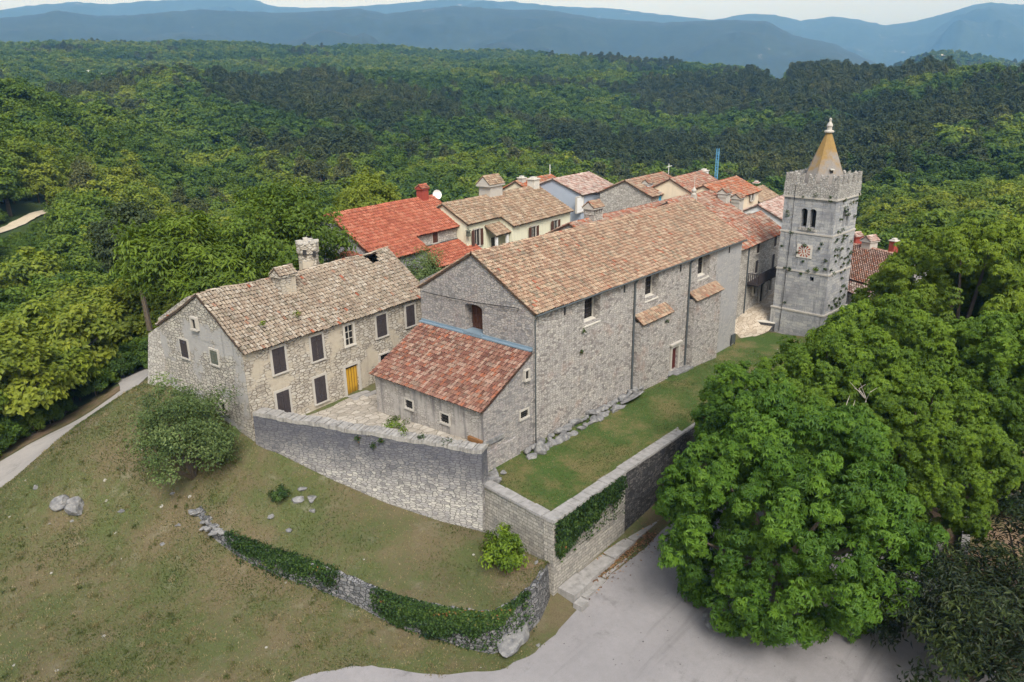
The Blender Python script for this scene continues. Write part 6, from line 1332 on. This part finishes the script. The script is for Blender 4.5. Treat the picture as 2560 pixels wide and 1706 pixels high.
cx_ = ng.nodes.new('ShaderNodeCombineXYZ'); ng.links.new(nattr('spin', 'FLOAT'), cx_.inputs[2])
ng.links.new(gi.outputs[0], ip.inputs['Points']); ng.links.new(ci.outputs[0], ip.inputs['Instance']); ip.inputs['Pick Instance'].default_value = True
ng.links.new(nattr('kind_index', 'INT'), ip.inputs['Instance Index']); ng.links.new(cx_.outputs[0], ip.inputs['Rotation']); ng.links.new(nattr('size', 'FLOAT'), ip.inputs['Scale'])
ng.links.new(ip.outputs[0], go.inputs[0]); md = fo.modifiers.new('scatter', 'NODES'); md.node_group = ng
print('forest', n, 'single', len(pick))

# ------------------------------------------------------------------ air, light, render
HAZE, HAZE_COL = 1.35e-4, (.19, .48, 1.0)
m = MB(); m.box(WORLD, -11000, 11000, -11000, 11000, -140, 1100)
hm = NT('haze_air'); pv = hm.n('ShaderNodeVolumePrincipled'); pv.inputs['Color'].default_value = (*HAZE_COL, 1); pv.inputs['Density'].default_value = HAZE; pv.inputs['Anisotropy'].default_value = .0; pv.inputs['Absorption Color'].default_value = (1, 1, 1, 1)
hm.lk(pv.outputs[0], hm.out.inputs['Volume'])
tag(m.build('haze', hm.m), kind='stuff')
ELEV = R(50); SD = Vector((-.58*math.cos(ELEV), -.815*math.cos(ELEV), math.sin(ELEV))).normalized()
sl = bpy.data.lights.new('sun', 'SUN'); sl.energy = 2.5; sl.angle = R(24); sl.color = (1, .985, .96); so_ = bpy.data.objects.new('sun', sl); COL.objects.link(so_)
so_.rotation_euler = (-SD).to_track_quat('-Z', 'Y').to_euler(); so_.location = (0, 0, 60)
wd = bpy.data.worlds.new('World'); scn.world = wd; wd.use_nodes = True; nt = wd.node_tree; nt.nodes.clear()
sk = nt.nodes.new('ShaderNodeTexSky'); sk.sky_type = 'NISHITA'; sk.sun_disc = False; sk.sun_elevation = ELEV; sk.sun_rotation = math.atan2(SD.x, SD.y); sk.air_density = 1.0; sk.dust_density = 3.0; sk.ozone_density = 1
hs_ = nt.nodes.new('ShaderNodeHueSaturation'); hs_.inputs['Saturation'].default_value = .32
bg = nt.nodes.new('ShaderNodeBackground'); bg.inputs['Strength'].default_value = .13; ow = nt.nodes.new('ShaderNodeOutputWorld')
nt.links.new(sk.outputs[0], hs_.inputs['Color']); nt.links.new(hs_.outputs[0], bg.inputs[0]); nt.links.new(bg.outputs[0], ow.inputs[0])
vs = scn.view_settings; scn.display_settings.display_device = 'sRGB'; vs.view_transform = 'Standard'; vs.look = 'None'; vs.exposure = 0.70; vs.gamma = 1; vs.use_curve_mapping = False
scn.render.engine = 'CYCLES'; cy = scn.cycles; cy.max_bounces = 5; cy.diffuse_bounces = 3; cy.glossy_bounces = 2; cy.transmission_bounces = 3; cy.transparent_max_bounces = 4; cy.volume_bounces = 1
cy.use_denoising = True; cy.denoiser = 'OPENIMAGEDENOISE'; cy.use_adaptive_sampling = True; cy.adaptive_threshold = .02; cy.caustics_reflective = False; cy.caustics_refractive = False; cy.sample_clamp_indirect = 6
